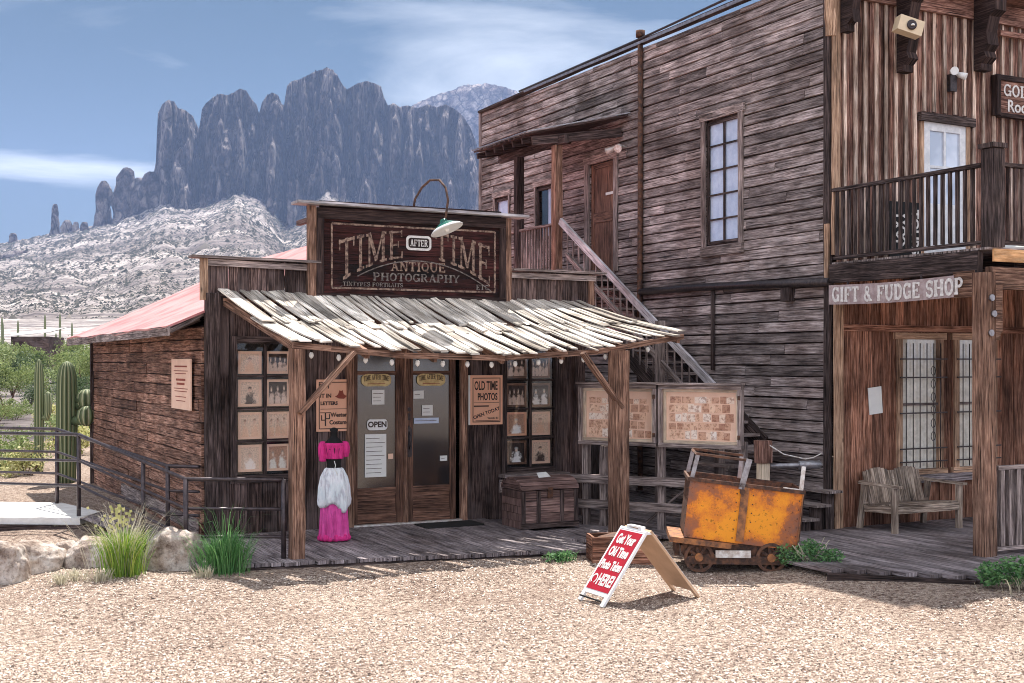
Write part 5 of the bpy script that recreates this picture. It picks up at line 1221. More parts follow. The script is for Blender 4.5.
# framed photographs in the two shop windows
def photomat(name, n, bgc, fgc, facec, oval=False):
    m, t, b = newmat(name, .45, .35)
    g = _n(t, 'ShaderNodeTexCoord').outputs['Generated']; oi = _n(t, 'ShaderNodeObjectInfo').outputs['Random']
    sp = _n(t, 'ShaderNodeSeparateXYZ'); t.links.new(g, sp.inputs[0])
    of = _n(t, 'ShaderNodeCombineXYZ'); t.links.new(mathn(t, 'MULTIPLY', oi, 37.), of.inputs[0])
    vv = _n(t, 'ShaderNodeVectorMath', operation='ADD'); t.links.new(g, vv.inputs[0]); t.links.new(of.outputs[0], vv.inputs[1])
    n1 = texn(t, vv.outputs[0], 5, 4, .6); n2 = texn(t, vv.outputs[0], 14, 4, .65)
    ux = mathn(t, 'SUBTRACT', mathn(t, 'FRACT', mathn(t, 'MULTIPLY', sp.outputs[0], float(n))), .5)
    cell = mathn(t, 'FLOOR', mathn(t, 'MULTIPLY', sp.outputs[0], float(n))); dz = mathn(t, 'MULTIPLY', mathn(t, 'SINE', mathn(t, 'MULTIPLY_ADD', cell, 2.7)), .07)
    ux = mathn(t, 'DIVIDE', ux, n ** .5)
    zz = mathn(t, 'ADD', sp.outputs[2], dz)
    def dist(cz, sx, sz):
        p = mathn(t, 'MULTIPLY', ux, sx); q = mathn(t, 'MULTIPLY', mathn(t, 'SUBTRACT', zz, cz), sz)
        return mathn(t, 'SQRT', mathn(t, 'ADD', mathn(t, 'MULTIPLY', p, p), mathn(t, 'MULTIPLY', q, q)))
    body = mathn(t, 'ADD', dist(.16, 2.7, 2.0), mathn(t, 'MULTIPLY', n1, 1.7))
    c = ramp(t, n2, [(.35, tuple(x * .6 for x in bgc)), (.6, bgc)])
    c = mixc(t, ramp(t, body, [(1.20, (1,) * 3), (1.34, (0,) * 3)]) if False else _thr(t, body, 1.55, .20), c, mixc(t, n2, fgc, tuple(min(1, x * 2.2) for x in fgc)))
    hat = mathn(t, 'ADD', dist(.74, 7.5, 10), mathn(t, 'MULTIPLY', n2, .9))
    c = mixc(t, _thr(t, hat, 1.15, .3), c, tuple(x * .55 for x in fgc))
    head = mathn(t, 'ADD', dist(.66, 10, 9.5), mathn(t, 'MULTIPLY', n2, .8))
    c = mixc(t, _thr(t, head, 1.1, .35), c, facec)
    t.links.new(c, b.inputs['Base Color'])
def _thr(t, v, th, w_):      # 1 below th, soft edge
    m_ = _n(t, 'ShaderNodeMapRange'); m_.inputs['From Min'].default_value = th - w_; m_.inputs['From Max'].default_value = th + w_
    m_.inputs['To Min'].default_value = 1; m_.inputs['To Max'].default_value = 0; t.links.new(v, m_.inputs['Value']); return m_.outputs[0]
PHM = {}
def pm(code):
    if code not in PHM:
        k_, n_, f_ = code; bgc = {'d': (.035, .018, .014), 'l': (.84, .62, .48), 'm': (.55, .32, .22)}[k_]
        fgc = {'n': {'d': (.42, .32, .27), 'l': (.50, .30, .21), 'm': (.62, .50, .42)}[k_], 'w': (.80, .78, .76), 'k': (.03, .018, .015)}[f_]
        photomat('photo_' + code, max(1, int(n_)), bgc, bgc if n_ == '0' else fgc, (.78, .60, .48) if k_ != 'l' else (.66, .42, .32)); PHM[code] = 'photo_' + code
    return PHM[code]
DESC = ['pale sepia portrait of one sitter', 'dark group photo of pale figures', 'dark-clad sitter with a white apron', 'dark photo of three pale figures', 'faint sepia couple', 'half-hidden sepia group', 'blank-looking pale photograph', 'pink toned portrait of a couple',
        'dark photo of a standing family', 'dark photo of five small figures', 'dark photo of a row of men', 'dark photo of two standing men', 'large pale dress portrait', 'tan photo with a faint oval sitter', 'photo of a white gowned bride', 'tan photo of one dark figure']
ROWS_ = ['top', 'second', 'third', 'bottom']
def pics(W, idx0, wname, styles):
    x0, x1, z0, z1 = W; k_ = idx0; cw = (x1 - x0) / 2; chh = (z1 - z0) / 4
    for r in range(4):
        for c_ in range(2):
            st_ = styles[r * 2 + c_]; xa = x0 + cw * c_ + .035; xb = x0 + cw * (c_ + 1) - .035; zb = z1 - chh * (r + 1) + .03; zt = z1 - chh * r - .05
            if wname == 'left' and r == 0: zt -= .06
            t_ = thing('framed_photograph', '%s, %s row %s in the %s shop window' % (DESC[k_], ROWS_[r], ('left', 'right')[c_], wname), 'photograph', ((xa + xb) / 2, .02, zb), group='framed photographs in the shop windows')
            fm = {'d': 'w_post', 'l': 'paper_peach', 'm': 'paper_tan'}[st_[0]]; mat_ = {'d': 'sepia_dark', 'l': 'sepia_light', 'm': 'sepia_mid'}[st_[0]]
            y = .04
            part('frame', 'paper_peach' if wname == 'left' else fm, t_, lambda b: (b.box(xa, xb, y - .02, y, zb, zb + .035, 0), b.box(xa, xb, y - .02, y, zt - .035, zt, 0), b.box(xa, xa + .035, y - .02, y, zb + .035, zt - .035, 2), b.box(xb - .035, xb, y - .02, y, zb + .035, zt - .035, 2)))
            part('picture', pm(st_), t_, lambda b: b.box(xa + .03, xb - .03, y - .008, y, zb + .03, zt - .03))
            k_ += 1
pics(WL, 0, 'left', ['l1n', 'd4n', 'l1k', 'd3n', 'l2n', 'l3n', 'l0n', 'm2n'])
pics(WR, 8, 'right', ['d3n', 'd5n', 'd4n', 'd2w', 'm1w', 'l1n', 'd1w', 'l1k'])
# string of bulbs under the awning edge
for i in range(15):
    s_ = .05 + i * .0615; p = aw(s_, .93) - Vector((0, 0, .12))
    t_ = thing('string_bulb', 'small clear bulb under the awning edge, %s in its string from the left' % ['first','second','third','fourth','fifth','sixth','seventh','eighth','ninth','tenth','eleventh','twelfth','thirteenth','fourteenth','last'][i], 'bulb', (p.x, p.y, p.z - .08), group='string of bulbs under the awning')
    part('socket', 'rubber', t_, lambda b: b.lathe([(.012, 0), (.016, .02), (.016, .07), (.006, .085)], 8, (p.x, p.y, p.z - .02)))
    part('glass', 'bulb_white', t_, lambda b: b.lathe([(.004, -.085), (.022, -.07), (.032, -.045), (.026, -.015), (.014, 0.)], 12, (p.x, p.y, p.z - .02)))
cw_ = thing('light_cord', 'black cord carrying the bulbs under the awning', 'cord', (0, -2.3, 2.4))
part('cord', 'rubber', cw_, lambda b: b.tube([aw(.02 + i * .03, .93) - Vector((0, 0, .075 - .012 * math.sin(i * 1.5))) for i in range(32)], .006, 5))

# ================================================================== dress form
dm = thing('dress_form', 'black dress form in a pink off-shoulder top, white draped apron and long pink skirt', 'mannequin', (-1.50, -1.30, .0))
mx_, my_ = -1.50, -1.30
def ell(b, prof, ex=1., ey=.72, n=40, fn=None):
    b.lathe(prof, n, (0, 0, 0), fn); 
def dress(name, mat, prof, fold=0, nf=9, n=72, ey=.75, ph=0., extra=None):
    m_ = MB()
    def fn(r, z, a): return r * (1 + (fold(z) if callable(fold) else fold) * math.sin(nf * a + ph + 1.3 * math.sin(2 * a) + 2 * z) + .35 * (fold(z) if callable(fold) else fold) * math.sin(2.3 * nf * a + 4 * z))
    m_.lathe(prof, n, (0, 0, 0), fn)
    m_.v = [(x * .80, y * ey * .84, z) for x, y, z in m_.v]
    if extra: m_.v = [extra(*p) for p in m_.v]
    rot = Matrix.Translation((mx_, my_, 0)) @ Matrix.Rotation(math.radians(-18), 4, 'Z')
    m_.v = [tuple(rot @ Vector(p)) for p in m_.v]
    return m_.build(name, mat, dm)
dress('torso', 'black_cloth', [(.10, .86), (.125, .95), (.115, 1.05), (.135, 1.14), (.165, 1.26), (.16, 1.34), (.09, 1.39), (.055, 1.42), (.052, 1.49), (.07, 1.50), (.07, 1.525), (.02, 1.545)], 0)
dress('skirt', 'pink_skirt', [(.235, .035), (.24, .06), (.228, .2), (.215, .45), (.195, .70), (.15, .92)], lambda z: .12 * max(.25, 1 - z), 10, n=120)
dress('hem', 'pink', [(.225, .012), (.262, .02), (.268, .055), (.24, .09), (.225, .10)], .10, 17, ph=1)
def drape(x, y, z):
    a = math.atan2(y, x); low = max(0, 1 - (z - .36) / .6)
    return (x, y, z + low * (.10 * abs(math.sin(a * 1.0 + .8)) - .05 + .05 * math.sin(3 * a)))
dress('apron', 'apron_white', [(.235, .46), (.262, .50), (.268, .56), (.258, .64), (.25, .74), (.215, .88), (.15, .985), (.128, 1.0)], lambda z: .085, 7, n=120, ph=.6, extra=drape)
dress('top', 'pink', [(.138, 1.12), (.158, 1.125), (.150, 1.145), (.158, 1.19), (.17, 1.25), (.18, 1.29), (.20, 1.315), (.188, 1.335), (.165, 1.34)], .06, 15, n=120)
for sx_ in (-1, 1):
    m_ = MB(); c0 = Vector((mx_ + sx_ * .150 * math.cos(math.radians(18)), my_ - sx_ * .150 * math.sin(math.radians(18)) * .9, 0))
    m_.lathe([(.015, 1.08 if sx_ < 0 else 1.14), (.048, 1.09 if sx_ < 0 else 1.15), (.045, 1.12 if sx_ < 0 else 1.17), (.062, 1.20), (.062, 1.27), (.05, 1.33), (.03, 1.355), (.01, 1.36)], 24, tuple(c0), lambda r, z, a: r * (1 + .12 * math.sin(8 * a + z * 9) + .05 * math.sin(40 * z)))
    m_.build('sleeve', 'pink', dm)
part('lacing', 'paper_white', dm, lambda b: b.tube([(mx_ - .035, my_ - .115, 1.10), (mx_ - .02, my_ - .125, 1.04), (mx_ - .03, my_ - .12, .99), (mx_ - .01, my_ - .17, .92)], .006, 5))
part('stand', 'black_metal', dm, lambda b: (b.lathe([(.16, .0), (.16, .012), (.03, .03)], 20, (mx_, my_, 0)), b.tube([(mx_, my_, .02), (mx_, my_, .95)], .015)))

# ================================================================== trunk, mat, crate
tk = thing('storage_chest', 'old brown domed wooden chest under the right shop window', 'chest', (1.70, -1.15, 0))
TX0, TX1, TY0, TY1 = 1.28, 2.22, -1.50, -.88
part('body', 'w_chest', tk, lambda b: [b.beam((TX0, (TY0 + TY1) / 2, .06 + .11 * i), (TX1, (TY0 + TY1) / 2, .06 + .11 * i), TY1 - TY0, .105, (0, 0, 1)) for i in range(5)])
def _(b):
    n_ = 9
    for i in range(n_):
        a0 = math.pi * i / n_; a1 = math.pi * (i + 1) / n_; yc = (TY0 + TY1) / 2; ry = (TY1 - TY0) / 2 + .01
        p = lambda a: (yc - ry * math.cos(a), .565 + .16 * math.sin(a))
        am = (a0 + a1) / 2; y_, z_ = p(am); L = math.hypot(p(a1)[0] - p(a0)[0], p(a1)[1] - p(a0)[1])
        b.beam((TX0 - .01, y_, z_), (TX1 + .01, y_, z_), L - .004, .03, (0, -math.cos(am) * .5, math.sin(am)), 2, .002)
    for x in (TX0, TX1 - .02): b.prism([(-(TY1 - TY0) / 2 * math.cos(math.pi * i / 10), .565 + .15 * math.sin(math.pi * i / 10)) for i in range(11)], x, x + .02, lambda a, z, X_: (X_, (TY0 + TY1) / 2 + a, z))
lid = part('lid', 'w_chest', tk, _)
part('latch', 'rust_dark', tk, lambda b: (b.box(1.71, 1.79, TY0 - .03, TY0 - .001, .44, .60), b.box(1.735, 1.765, TY0 - .045, TY0 - .03, .46, .54)))
part('corner_strap', 'w_trimdark', tk, lambda b: [b.box(x - .03, x + .03, TY0 - .018, TY0 - .0012, .01, .55) for x in (TX0 + .03, TX1 - .03, 1.56, 1.95)])
part('base_rim', 'w_trimdark', tk, lambda b: b.box(TX0 - .015, TX1 + .015, TY0 - .022, TY0 - .019, .01, .09, 0))
lf = thing('loose_papers', 'crumpled white leaflets lying on the domed chest lid', 'paper', (1.62, -1.25, .73))
part('leaflet', 'paper_white', lf, lambda b: b.quad([(1.48, -1.36, .716), (1.80, -1.34, .720), (1.78, -1.16, .742), (1.50, -1.18, .738)]))
part('leaflet', 'paper_white', lf, lambda b: (b.quad([(1.66, -1.33, .725), (1.88, -1.30, .73), (1.84, -1.22, .80), (1.68, -1.22, .79)]),))
mt = thing('doormat', 'dark rubber mat on the boards before the right shop door', 'mat', (.55, -.6, 0))
part('mat', 'rubber', mt, lambda b: b.prism(rrect(.10, 1.05, -.78, -.28, .05), .004, .02))
ck = thing('wooden_crate', 'low brown wooden box lying behind the red sandwich board', 'crate', (1.2, -3.9, GZ))
def _(b):
    M_ = Matrix.Translation((1.42, -3.98, GZ)) @ Matrix.Rotation(math.radians(-20), 4, 'Z')
    k0 = len(b.v)
    for i in range(3): b.beam((-.42, -.20, .08 + i * .135), (.42, -.20, .08 + i * .135), .03, .13, (0, 0, 1), 4, .004); b.beam((-.42, .20, .08 + i * .135), (.42, .20, .08 + i * .135), .03, .13, (0, 0, 1), 4, .004)
    for i in range(3): b.beam((-.405, -.18, .08 + i * .135), (-.405, .18, .08 + i * .135), .03, .13, (0, 0, 1), 2, .004); b.beam((.405, -.18, .08 + i * .135), (.405, .18, .08 + i * .135), .03, .13, (0, 0, 1), 2, .004)
    b.box(-.40, .40, -.18, .18, .01, .04)
    b.v[k0:] = [tuple(M_ @ Vector(p)) for p in b.v[k0:]]
part('sides', 'w_board_low', ck, _)
def _(b):
    b.lathe([(.37, .0), (.30, .06), (.12, .11), (.01, .12)], 20, (1.42, -3.98, GZ + .33), lambda r, z, a: r * (1 + .08 * math.sin(5 * a)) * (.5 + .5 * abs(math.cos(a)) ** .5))
part('soil', 'rust_dark', ck, _)

# ================================================================== picture display cases
cA = Vector((2.43, -1.22, 0)); cB = Vector((3.85, -3.39, 0)); cd = (cB - cA).normalized(); cang = math.atan2(cd.y, cd.x); cL = (cB - cA).length
def case(q0, q1, label):
    p = cA + cd * (cL * q0); L = cL * (q1 - q0)
    t_ = thing('display_case', label, 'display case', (p.x, p.y, 1.20), (0, 0, cang), 'glazed picture cases beside the shop')
    Z0, Z1 = 0.0, .90
    P_ = lambda n_, m__, f_: part(n_, m__, t_, f_, True)
    P_('back_panel', 'paper_peach', lambda b: b.box(.03, L - .03, .02, .05, Z0 + .03, Z1 - .03))
    P_('frame', 'w_grey', lambda b: (b.box(0, L, -.07, .06, Z0, Z0 + .055, 0), b.box(0, L, -.07, .06, Z1 - .055, Z1, 0), b.box(0, .055, -.069, .06, Z0 + .055, Z1 - .055, 2), b.box(L - .055, L, -.069, .06, Z0 + .055, Z1 - .055, 2)))
    P_('top_board', 'w_grey', lambda b: b.beam((-.02, -.02, Z1 + .02), (L + .02, -.02, Z1 + .02), .20, .03, (0, 0, 1), 3, .003))
    P_('inner_border', 'w_cream', lambda b: (b.box(.056, L - .056, .0, .019, Z0 + .056, Z0 + .10, 0), b.box(.056, L - .056, .0, .019, Z1 - .10, Z1 - .056, 0), b.box(.056, .10, .0, .019, Z0 + .10, Z1 - .10, 2), b.box(L - .10, L - .056, .0, .019, Z0 + .10, Z1 - .10, 2)))
    m_ = MB(); x = .13; k_ = 0
    z = Z0 + .12
    while z < Z1 - .22:
        x = .13 + R_.uniform(0, .03); h = R_.uniform(.085, .13)
        while x < L - .20:
            w_ = R_.uniform(.06, .12); hh_ = h * R_.uniform(.8, 1.05)
            m_.prism([(x, z), (x + w_, z + R_.uniform(-.006, .006)), (x + w_, z + hh_), (x, z + hh_)], 0, .003 + .0005 * R_.random(), lambda a, c_, d_: (a, .0195 - d_, c_)); x += w_ + R_.uniform(-.004, .02)
        z += h + .01
    mm = MATS.get('photo_tiles')
    if not mm:
        mm, tt, bb = newmat('photo_tiles', .5, .3); gg = _n(tt, 'ShaderNodeNewGeometry'); ob = _n(tt, 'ShaderNodeTexCoord').outputs['Object']
        base_ = ramp(tt, gg.outputs['Random Per Island'], [(0, (.42, .20, .13)), (.3, (.70, .42, .29)), (.7, (.86, .60, .44)), (1, (.90, .82, .76))])
        c__ = mixc(tt, .85, base_, ramp(tt, texn(tt, ob, 26, 4, .6), [(.38, (.52, .36, .30)), (.52, (1.05,) * 3)]), 'MULTIPLY'); tt.links.new(c__, bb.inputs['Base Color'])
    m_.build('photo_collage', 'photo_tiles', t_, True)
    P_('glass', 'glass_clear', lambda b: b.box(.056, L - .056, -.05, -.046, Z0 + .056, Z1 - .056))
    P_('hinge', 'rust_dark', lambda b: (b.box(L - .05, L - .01, -.085, -.071, .14, .20), b.box(L - .05, L - .01, -.085, -.071, .70, .76)))
case(0, .487, 'glazed case of small sepia photographs behind the awning post')
case(.50, .985, 'glazed case of small sepia photographs above the orange ore cart')
fn_ = thing('rail_fence', 'weathered rail fence under the glazed picture cases', 'fence', (cA.x, cA.y, -.05), (0, 0, cang))
P_ = lambda n_, m__, f_: part(n_, m__, fn_, f_, True)
for x_ in (.05, .34, 1.28, 2.52): P_('post', 'w_grey', lambda b: b.beam((x_, .12, -.05), (x_, .12, 1.35 if x_ != .34 else 1.22), .10, .09, (0, 1, 0), 5, .005))
for z_ in (.34, .72): P_('rail', 'w_grey', lambda b: b.beam((-.35, .05, z_), (cL, .05, z_ + .02), .05, .13, (0, 0, 1), 6, .006))
P_('diagonal_stick', 'w_grey', lambda b: b.beam((1.0, .20, .1), (1.7, .22, .7), .03, .05, (0, 1, 0), 3, .004))
wp = thing('hitching_post', 'short square post with a reddish cap behind the orange ore cart', 'post', (3.98, -3.62, -.05))
part('post', 'w_cream', wp, lambda b: b.beam((3.98, -3.62, -.08), (3.98, -3.62, 1.02), .13, .13, (0, 1, 0), 5, .004))
part('cap', 'w_board_up', wp, lambda b: b.beam((3.98, -3.62, 1.025), (3.98, -3.62, 1.34), .18, .18, (0, 1, 0), 3, .004))
part('cross_bar', 'grey_metal', wp, lambda b: (b.tube([(4.05, -3.64, .98), (4.75, -3.95, 1.00)], .035, 8), b.tube([(4.45, -3.82, .99), (4.72, -3.94, 1.0)], .06, 10)))
part('cable', 'white_metal', wp, lambda b: b.tube([(4.02, -3.70, 1.28), (4.2, -3.8, 1.15), (4.5, -3.9, 1.08), (4.62, -3.93, 1.10), (4.74, -3.97, 1.16)], .009, 6))

# ================================================================== ore cart
ct = thing('ore_cart', 'tilted rusty orange ore cart on four iron wheels', 'ore cart', (2.62, -4.72, gz(2.62, -4.9) - .01), (0, 0, math.radians(-32)))
RL = math.radians(6.5)
def tl(b, fn, x0=0, z0=0):     # apply the tilt
    k0 = len(b.v); fn(b)
    M_ = Matrix.Translation((x0, 0, z0)) @ Matrix.Rotation(RL, 4, 'Y')
    b.v[k0:] = [tuple(M_ @ Vector(p)) for p in b.v[k0:]]
P_ = lambda n_, m__, f_: part(n_, m__, ct, f_, True)
bx0, bz0 = .08, .755
def _(b):   # open tub: front, back, ends, floor
    def f(b):
        b.box(-.69, .69, -.45, -.43, -.40, .33)
    tl(b, f, bx0, bz0)
P_('tub', 'rust_orange', _)
P_('tub_shell', 'rust_dark', lambda b: tl(b, lambda b: (b.box(-.69, .69, .43, .45, -.37, .31), b.box(-.689, -.67, -.43, .43, -.37, .31, 1), b.box(.72, .689, -.43, .43, -.37, .31, 1), b.box(-.67, .67, -.43, .43, -.40, -.38, 0)), bx0, bz0))
P_('tub_rim', 'rust_dark', lambda b: tl(b, lambda b: (b.box(-.71, .71, -.475, -.445, .30, .345, 0), b.box(-.71, .71, .445, .475, .30, .345, 0), b.box(-.72, -.69, -.47, .47, .298, .34, 1), b.box(.69, .72, -.47, .47, .298, .34, 1)), bx0, bz0))
P_('rib', 'rust_mid', lambda b: tl(b, lambda b: (b.box(-.055, .04, -.475, -.451, -.37, .30, 2),), bx0, bz0))
P_('rivets', 'rust_dark', lambda b: tl(b, lambda b: [b.tube([(x, -.451, z), (x, -.458, z)], .009, 6) for x in (-.70, -.10, .10, .66) for z in np.arange(-.34, .31, .11)], bx0, bz0))
P_('rib', 'rust_mid', lambda b: tl(b, lambda b: (b.box(.70, .688, -.475, -.451, -.37, .30, 2),), bx0, bz0))
P_('latch', 'rust_dark', lambda b: tl(b, lambda b: b.tube([(-.04, -.45, .24), (-.04, -.50, .24)], .035, 10), bx0, bz0))
for nm_, mt_, a_, b_, w_, t_ in (('top_frame', 'grey_metal', (-.67, -.44, .33), (-.63, -.44, .63), .05, .03), ('top_frame', 'grey_metal', (-.06, -.46, .27), (.0, -.46, .65), .07, .03), ('top_frame', 'grey_metal', (-.67, .44, .33), (-.63, .44, .63), .05, .03), ('top_frame', 'grey_metal', (0, .44, .33), (0, .44, .63), .05, .03),
        ('top_bar', 'rust_dark', (-.65, -.44, .64), (.02, -.44, .63), .03, .035), ('top_bar', 'rust_dark', (-.65, .44, .64), (.02, .44, .63), .03, .035), ('top_bar', 'rust_dark', (-.64, -.42, .63), (-.64, .42, .63), .03, .03)):
    P_(nm_, mt_, lambda b: tl(b, lambda b: b.beam(a_, b_, w_, t_, (0, 1, 0)), bx0, bz0))
P_('stanchion', 'white_metal', lambda b: tl(b, lambda b: (b.box(.64, .69, -.46, -.44, .345, .64, 2), b.box(.45, .635, -.47, -.44, .346, .358, 0)), bx0, bz0))
P_('floor_plank', 'rust_mid', lambda b: tl(b, lambda b: (b.box(-.86, -.1, -.50, .45, -.475, -.41, 0)), bx0, bz0))
P_('pivot_plate', 'rust_mid', lambda b: (b.box(-.30, .10, -.36, .36, .36, .44, 0), b.box(-.22, .02, -.42, -.361, .34, .47, 0)))
def _(b):
    b.prism([(-.68, .22), (-.68, .32), (-.60, .36), (.30, .36), (.44, .30), (.50, .20)], -.40, -.34, lambda x, z, y: (x, y, z)); b.prism([(-.68, .22), (-.68, .32), (-.60, .36), (.30, .36), (.44, .30), (.50, .20)], .34, .40, lambda x, z, y: (x, y, z))
    b.box(-.66, .40, -.34, .34, .24, .29, 0)
P_('chassis', 'rust_dark', _)
P_('chassis_beam', 'rust_dark', lambda b: (b.box(-.60, .52, -.45, -.401, .10, .20, 0), b.box(-.60, .52, .401, .45, .10, .20, 0), b.box(-.75, -.69, -.3, .3, .18, .36, 1)))
P_('name_plate', 'white_metal', lambda b: (b.box(-.26, .17, -.468, -.452, .185, .275, 0)))
for wx in (-.46, .42):
    for wy in (-1, 1):
        def _(b):
            yc = wy * .42; n = 26; R0 = .185
            k0 = len(b.v)
            b.tube([(wx, yc - .035, R0), (wx, yc - .034, R0)], .01, 6)
            # rim ring
            for (r0, r1) in ((R0, R0 - .04),):
                kk = len(b.v)
                for i in range(n):
                    a = 2 * math.pi * i / n
                    for rr, yy in ((r0, yc - .035), (r0, yc + .035), (r1, yc + .035), (r1, yc - .035)): b.v.append((wx + rr * math.cos(a), yy, R0 + rr * math.sin(a)))
                for i in range(n):
                    j = (i + 1) % n
                    for q in range(4):
                        q2 = (q + 1) % 4; b.face([kk + i * 4 + q, kk + j * 4 + q, kk + j * 4 + q2, kk + i * 4 + q2], [(0, 0), (.1, 0), (.1, .1), (0, .1)])
            for i in range(8):
                a = math.pi / 4 * i + .2; b.beam((wx + .03 * math.cos(a), yc, R0 + .03 * math.sin(a)), (wx + .15 * math.cos(a), yc, R0 + .15 * math.sin(a)), .035, .02, (0, 1, 0))
        wh = P_('wheel', 'rust_dark', _)
        part('hub', 'rust_mid', wh, lambda b: b.tube([(wx, wy * .42 - .055, .185), (wx, wy * .42 + .055, .185)], .05, 14), True)

# ================================================================== sandwich board
ab = thing('sandwich_board', 'red and white folding board reading Get Your Old Time Photo Taken HERE!', 'sandwich board', (.40, -5.88, GZ))
ax, az_ = .40, .60; lx, rx_ = -.19, 1.07; ya, yb_ = -6.14, -5.62
def panel(b, x0, x1, sgn, inset=0, th=.028, off=0, q0=0, q1=1, y0=None, y1=None):
    A = Vector((x0, 0, GZ)); B = Vector((x1, 0, az_)); d = (B - A); n_ = Vector((-(B.z - A.z), 0, B.x - A.x)).normalized() * sgn
    p0 = A + d * q0 + n_ * off; p1 = A + d * q1 + n_ * off; yc = ((y0 if y0 is not None else ya) + (y1 if y1 is not None else yb_)) / 2; w_ = (y1 if y1 is not None else yb_) - (y0 if y0 is not None else ya)
    b.beam((p0.x, yc, p0.z), (p1.x, yc, p1.z), w_, th, n_)
P_ = lambda n_, m__, f_: part(n_, m__, ab, f_)
def frame_side(b, x0, sg_, top):
    panel(b, x0, ax + top, sg_, q0=.12, q1=1.0)
    panel(b, x0, ax + top, sg_, q0=0.01, q1=.12, y0=ya, y1=ya + .06); panel(b, x0, ax + top, sg_, q0=.01, q1=.12, y0=yb_ - .06, y1=yb_)
P_('front_panel', 'plastic_white', lambda b: frame_side(b, lx, 1, -.02))
P_('back_panel', 'tan_panel', lambda b: frame_side(b, rx_, -1, .02))
P_('back_face_edge', 'plastic_white', lambda b: (panel(b, rx_, ax + .02, -1, q0=.13, q1=.97, off=.016, th=.003),))
P_('handle', 'plastic_white', lambda b: (b.box(ax - .03, ax + .03, ya + .12, ya + .17, az_ - .01, az_ + .035, 1), b.box(ax - .03, ax + .03, yb_ - .17, yb_ - .12, az_ - .01, az_ + .035, 1), b.box(ax - .03, ax + .03, ya + .17, yb_ - .17, az_ + .02, az_ + .036, 1), b.box(ax - .05, ax + .05, ya, yb_, az_ - .035, az_ - .011, 1)))
P_('foot_bar', 'rubber', lambda b: (b.box(lx - .012, lx + .005, ya + .05, yb_ - .05, GZ + .06, GZ + .075, 1),))
P_('red_face', 'sign_red', lambda b: panel(b, lx, ax - .02, 1, q0=.17, q1=.95, off=.016, th=.004, y0=ya + .035, y1=yb_ - .035))
dA = Vector((lx, 0, GZ)); dB = Vector((ax - .02, 0, az_)); dd_ = (dB - dA); nl = Vector((-dd_.z, 0, dd_.x)).normalized()
up_ = dd_.normalized(); rt_ = up_.cross(nl)        # text axes
def on_panel(q, yoff=0):
    c = dA + dd_ * q + nl * .0195; return Matrix(((rt_.x, up_.x, nl.x, c.x), (rt_.y, up_.y, nl.y, (ya + yb_) / 2 + yoff), (rt_.z, up_.z, nl.z, c.z), (0, 0, 0, 1)))
for s_, q_, h_, w_, yo in (('Get Your', .835, .16, .36, 0), ('Old Time', .665, .16, .37, 0), ('Photo Taken', .49, .145, .42, 0), ('HERE!', .30, .19, .30, -.055)):
    M_ = on_panel(q_, yo)
    o_ = fonttext('lettering', s_, h_, 'letter_white', None, Matrix.Identity(4), .001, 1, bold=.007)
    xs_ = [v.co.x for v in o_.data.vertices]; k_ = w_ / (max(xs_) - min(xs_)); o_.data.transform(Matrix.Diagonal((k_, 1, 1, 1)))
    o_.data.transform(MX[ab.name].inverted() @ M_); o_.parent = ab
M_ = on_panel(.30, .165 if rt_.y > 0 else .165)
def _(b):
    Mx = on_panel(.30, .165)
    n = 20
    for i in range(n):
        a0 = math.radians(-60 + 300 * i / n); a1 = math.radians(-60 + 300 * (i + 1) / n); q = []
        for a, r in ((a0, .055), (a1, .055), (a1, .038), (a0, .038)): q.append(tuple(Mx @ Vector((r * math.cos(a), r * 1.15 * math.sin(a), .001))))
        b.quad(q)
P_('horseshoe_emblem', 'letter_white', _)

# ================================================================== bench
be = thing('garden_bench', 'weathered two-seat bench with double arched slat back under the barred windows', 'bench', (6.42, -3.95, 0))
B0, B1 = 5.80, 7.06; BF, BBK = -4.28, -3.68
P_ = lambda n_, m__, f_: part(n_, m__, be, f_)
for x_ in (B0, B1):
    P_('leg', 'w_bench', lambda b: b.beam((x_, BF, .0), (x_, BF, .64), .085, .06, (0, 1, 0), 3, .003)); P_('leg', 'w_bench', lambda b: b.beam((x_, BBK + .10, .0), (x_, BBK, .66), .08, .06, (0, 1, 0), 3, .003))
    P_('armrest', 'w_bench', lambda b: b.beam((x_, BF - .12, .66), (x_, BBK + .10, .67), .085, .035, (0, 0, 1), 3, .004))
P_('leg', 'w_bench', lambda b: b.beam((6.43, BBK + .02, .0), (6.43, BBK, .36), .07, .06, (0, 1, 0)))
P_('seat', 'w_bench', lambda b: [b.beam((B0 + .03, BF + .02 + .085 * i, .395 + .012 * math.cos(i) - .008 * i), (B1 - .03, BF + .02 + .085 * i, .395 - .008 * i), .075, .026, (0, 0, 1), 4, .003) for i in range(7)])
P_('seat_apron', 'w_bench', lambda b: (b.beam((B0 + .03, BF - .02, .33), (B1 - .03, BF - .02, .33), .03, .11, (0, 0, 1), 4, .003), b.beam((B0, BF, .33), (B0, BBK, .30), .03, .10), b.beam((B1, BF, .33), (B1, BBK, .30), .03, .10)))
def _(b):
    n_ = 16
    for i in range(n_):
        q = (i + .5) / n_; x = B0 + .07 + (B1 - B0 - .14) * q; lq = (q * 2) % 1; top = .81 + .06 * math.sin(math.pi * lq)
        b.beam((x, BBK + .0, .34), (x, BBK + .13, top), .062, .02, (0, -1, .2), 2, .002)
P_('backrest', 'w_bench', _)
P_('back_rail', 'w_bench', lambda b: (b.beam((B0, BBK + .10, .67), (B1, BBK + .10, .67), .06, .03, (0, 1, 0), 3, .002), b.beam((B0, BBK + .02, .36), (B1, BBK + .02, .36), .07, .03, (0, 1, 0), 3, .002)))
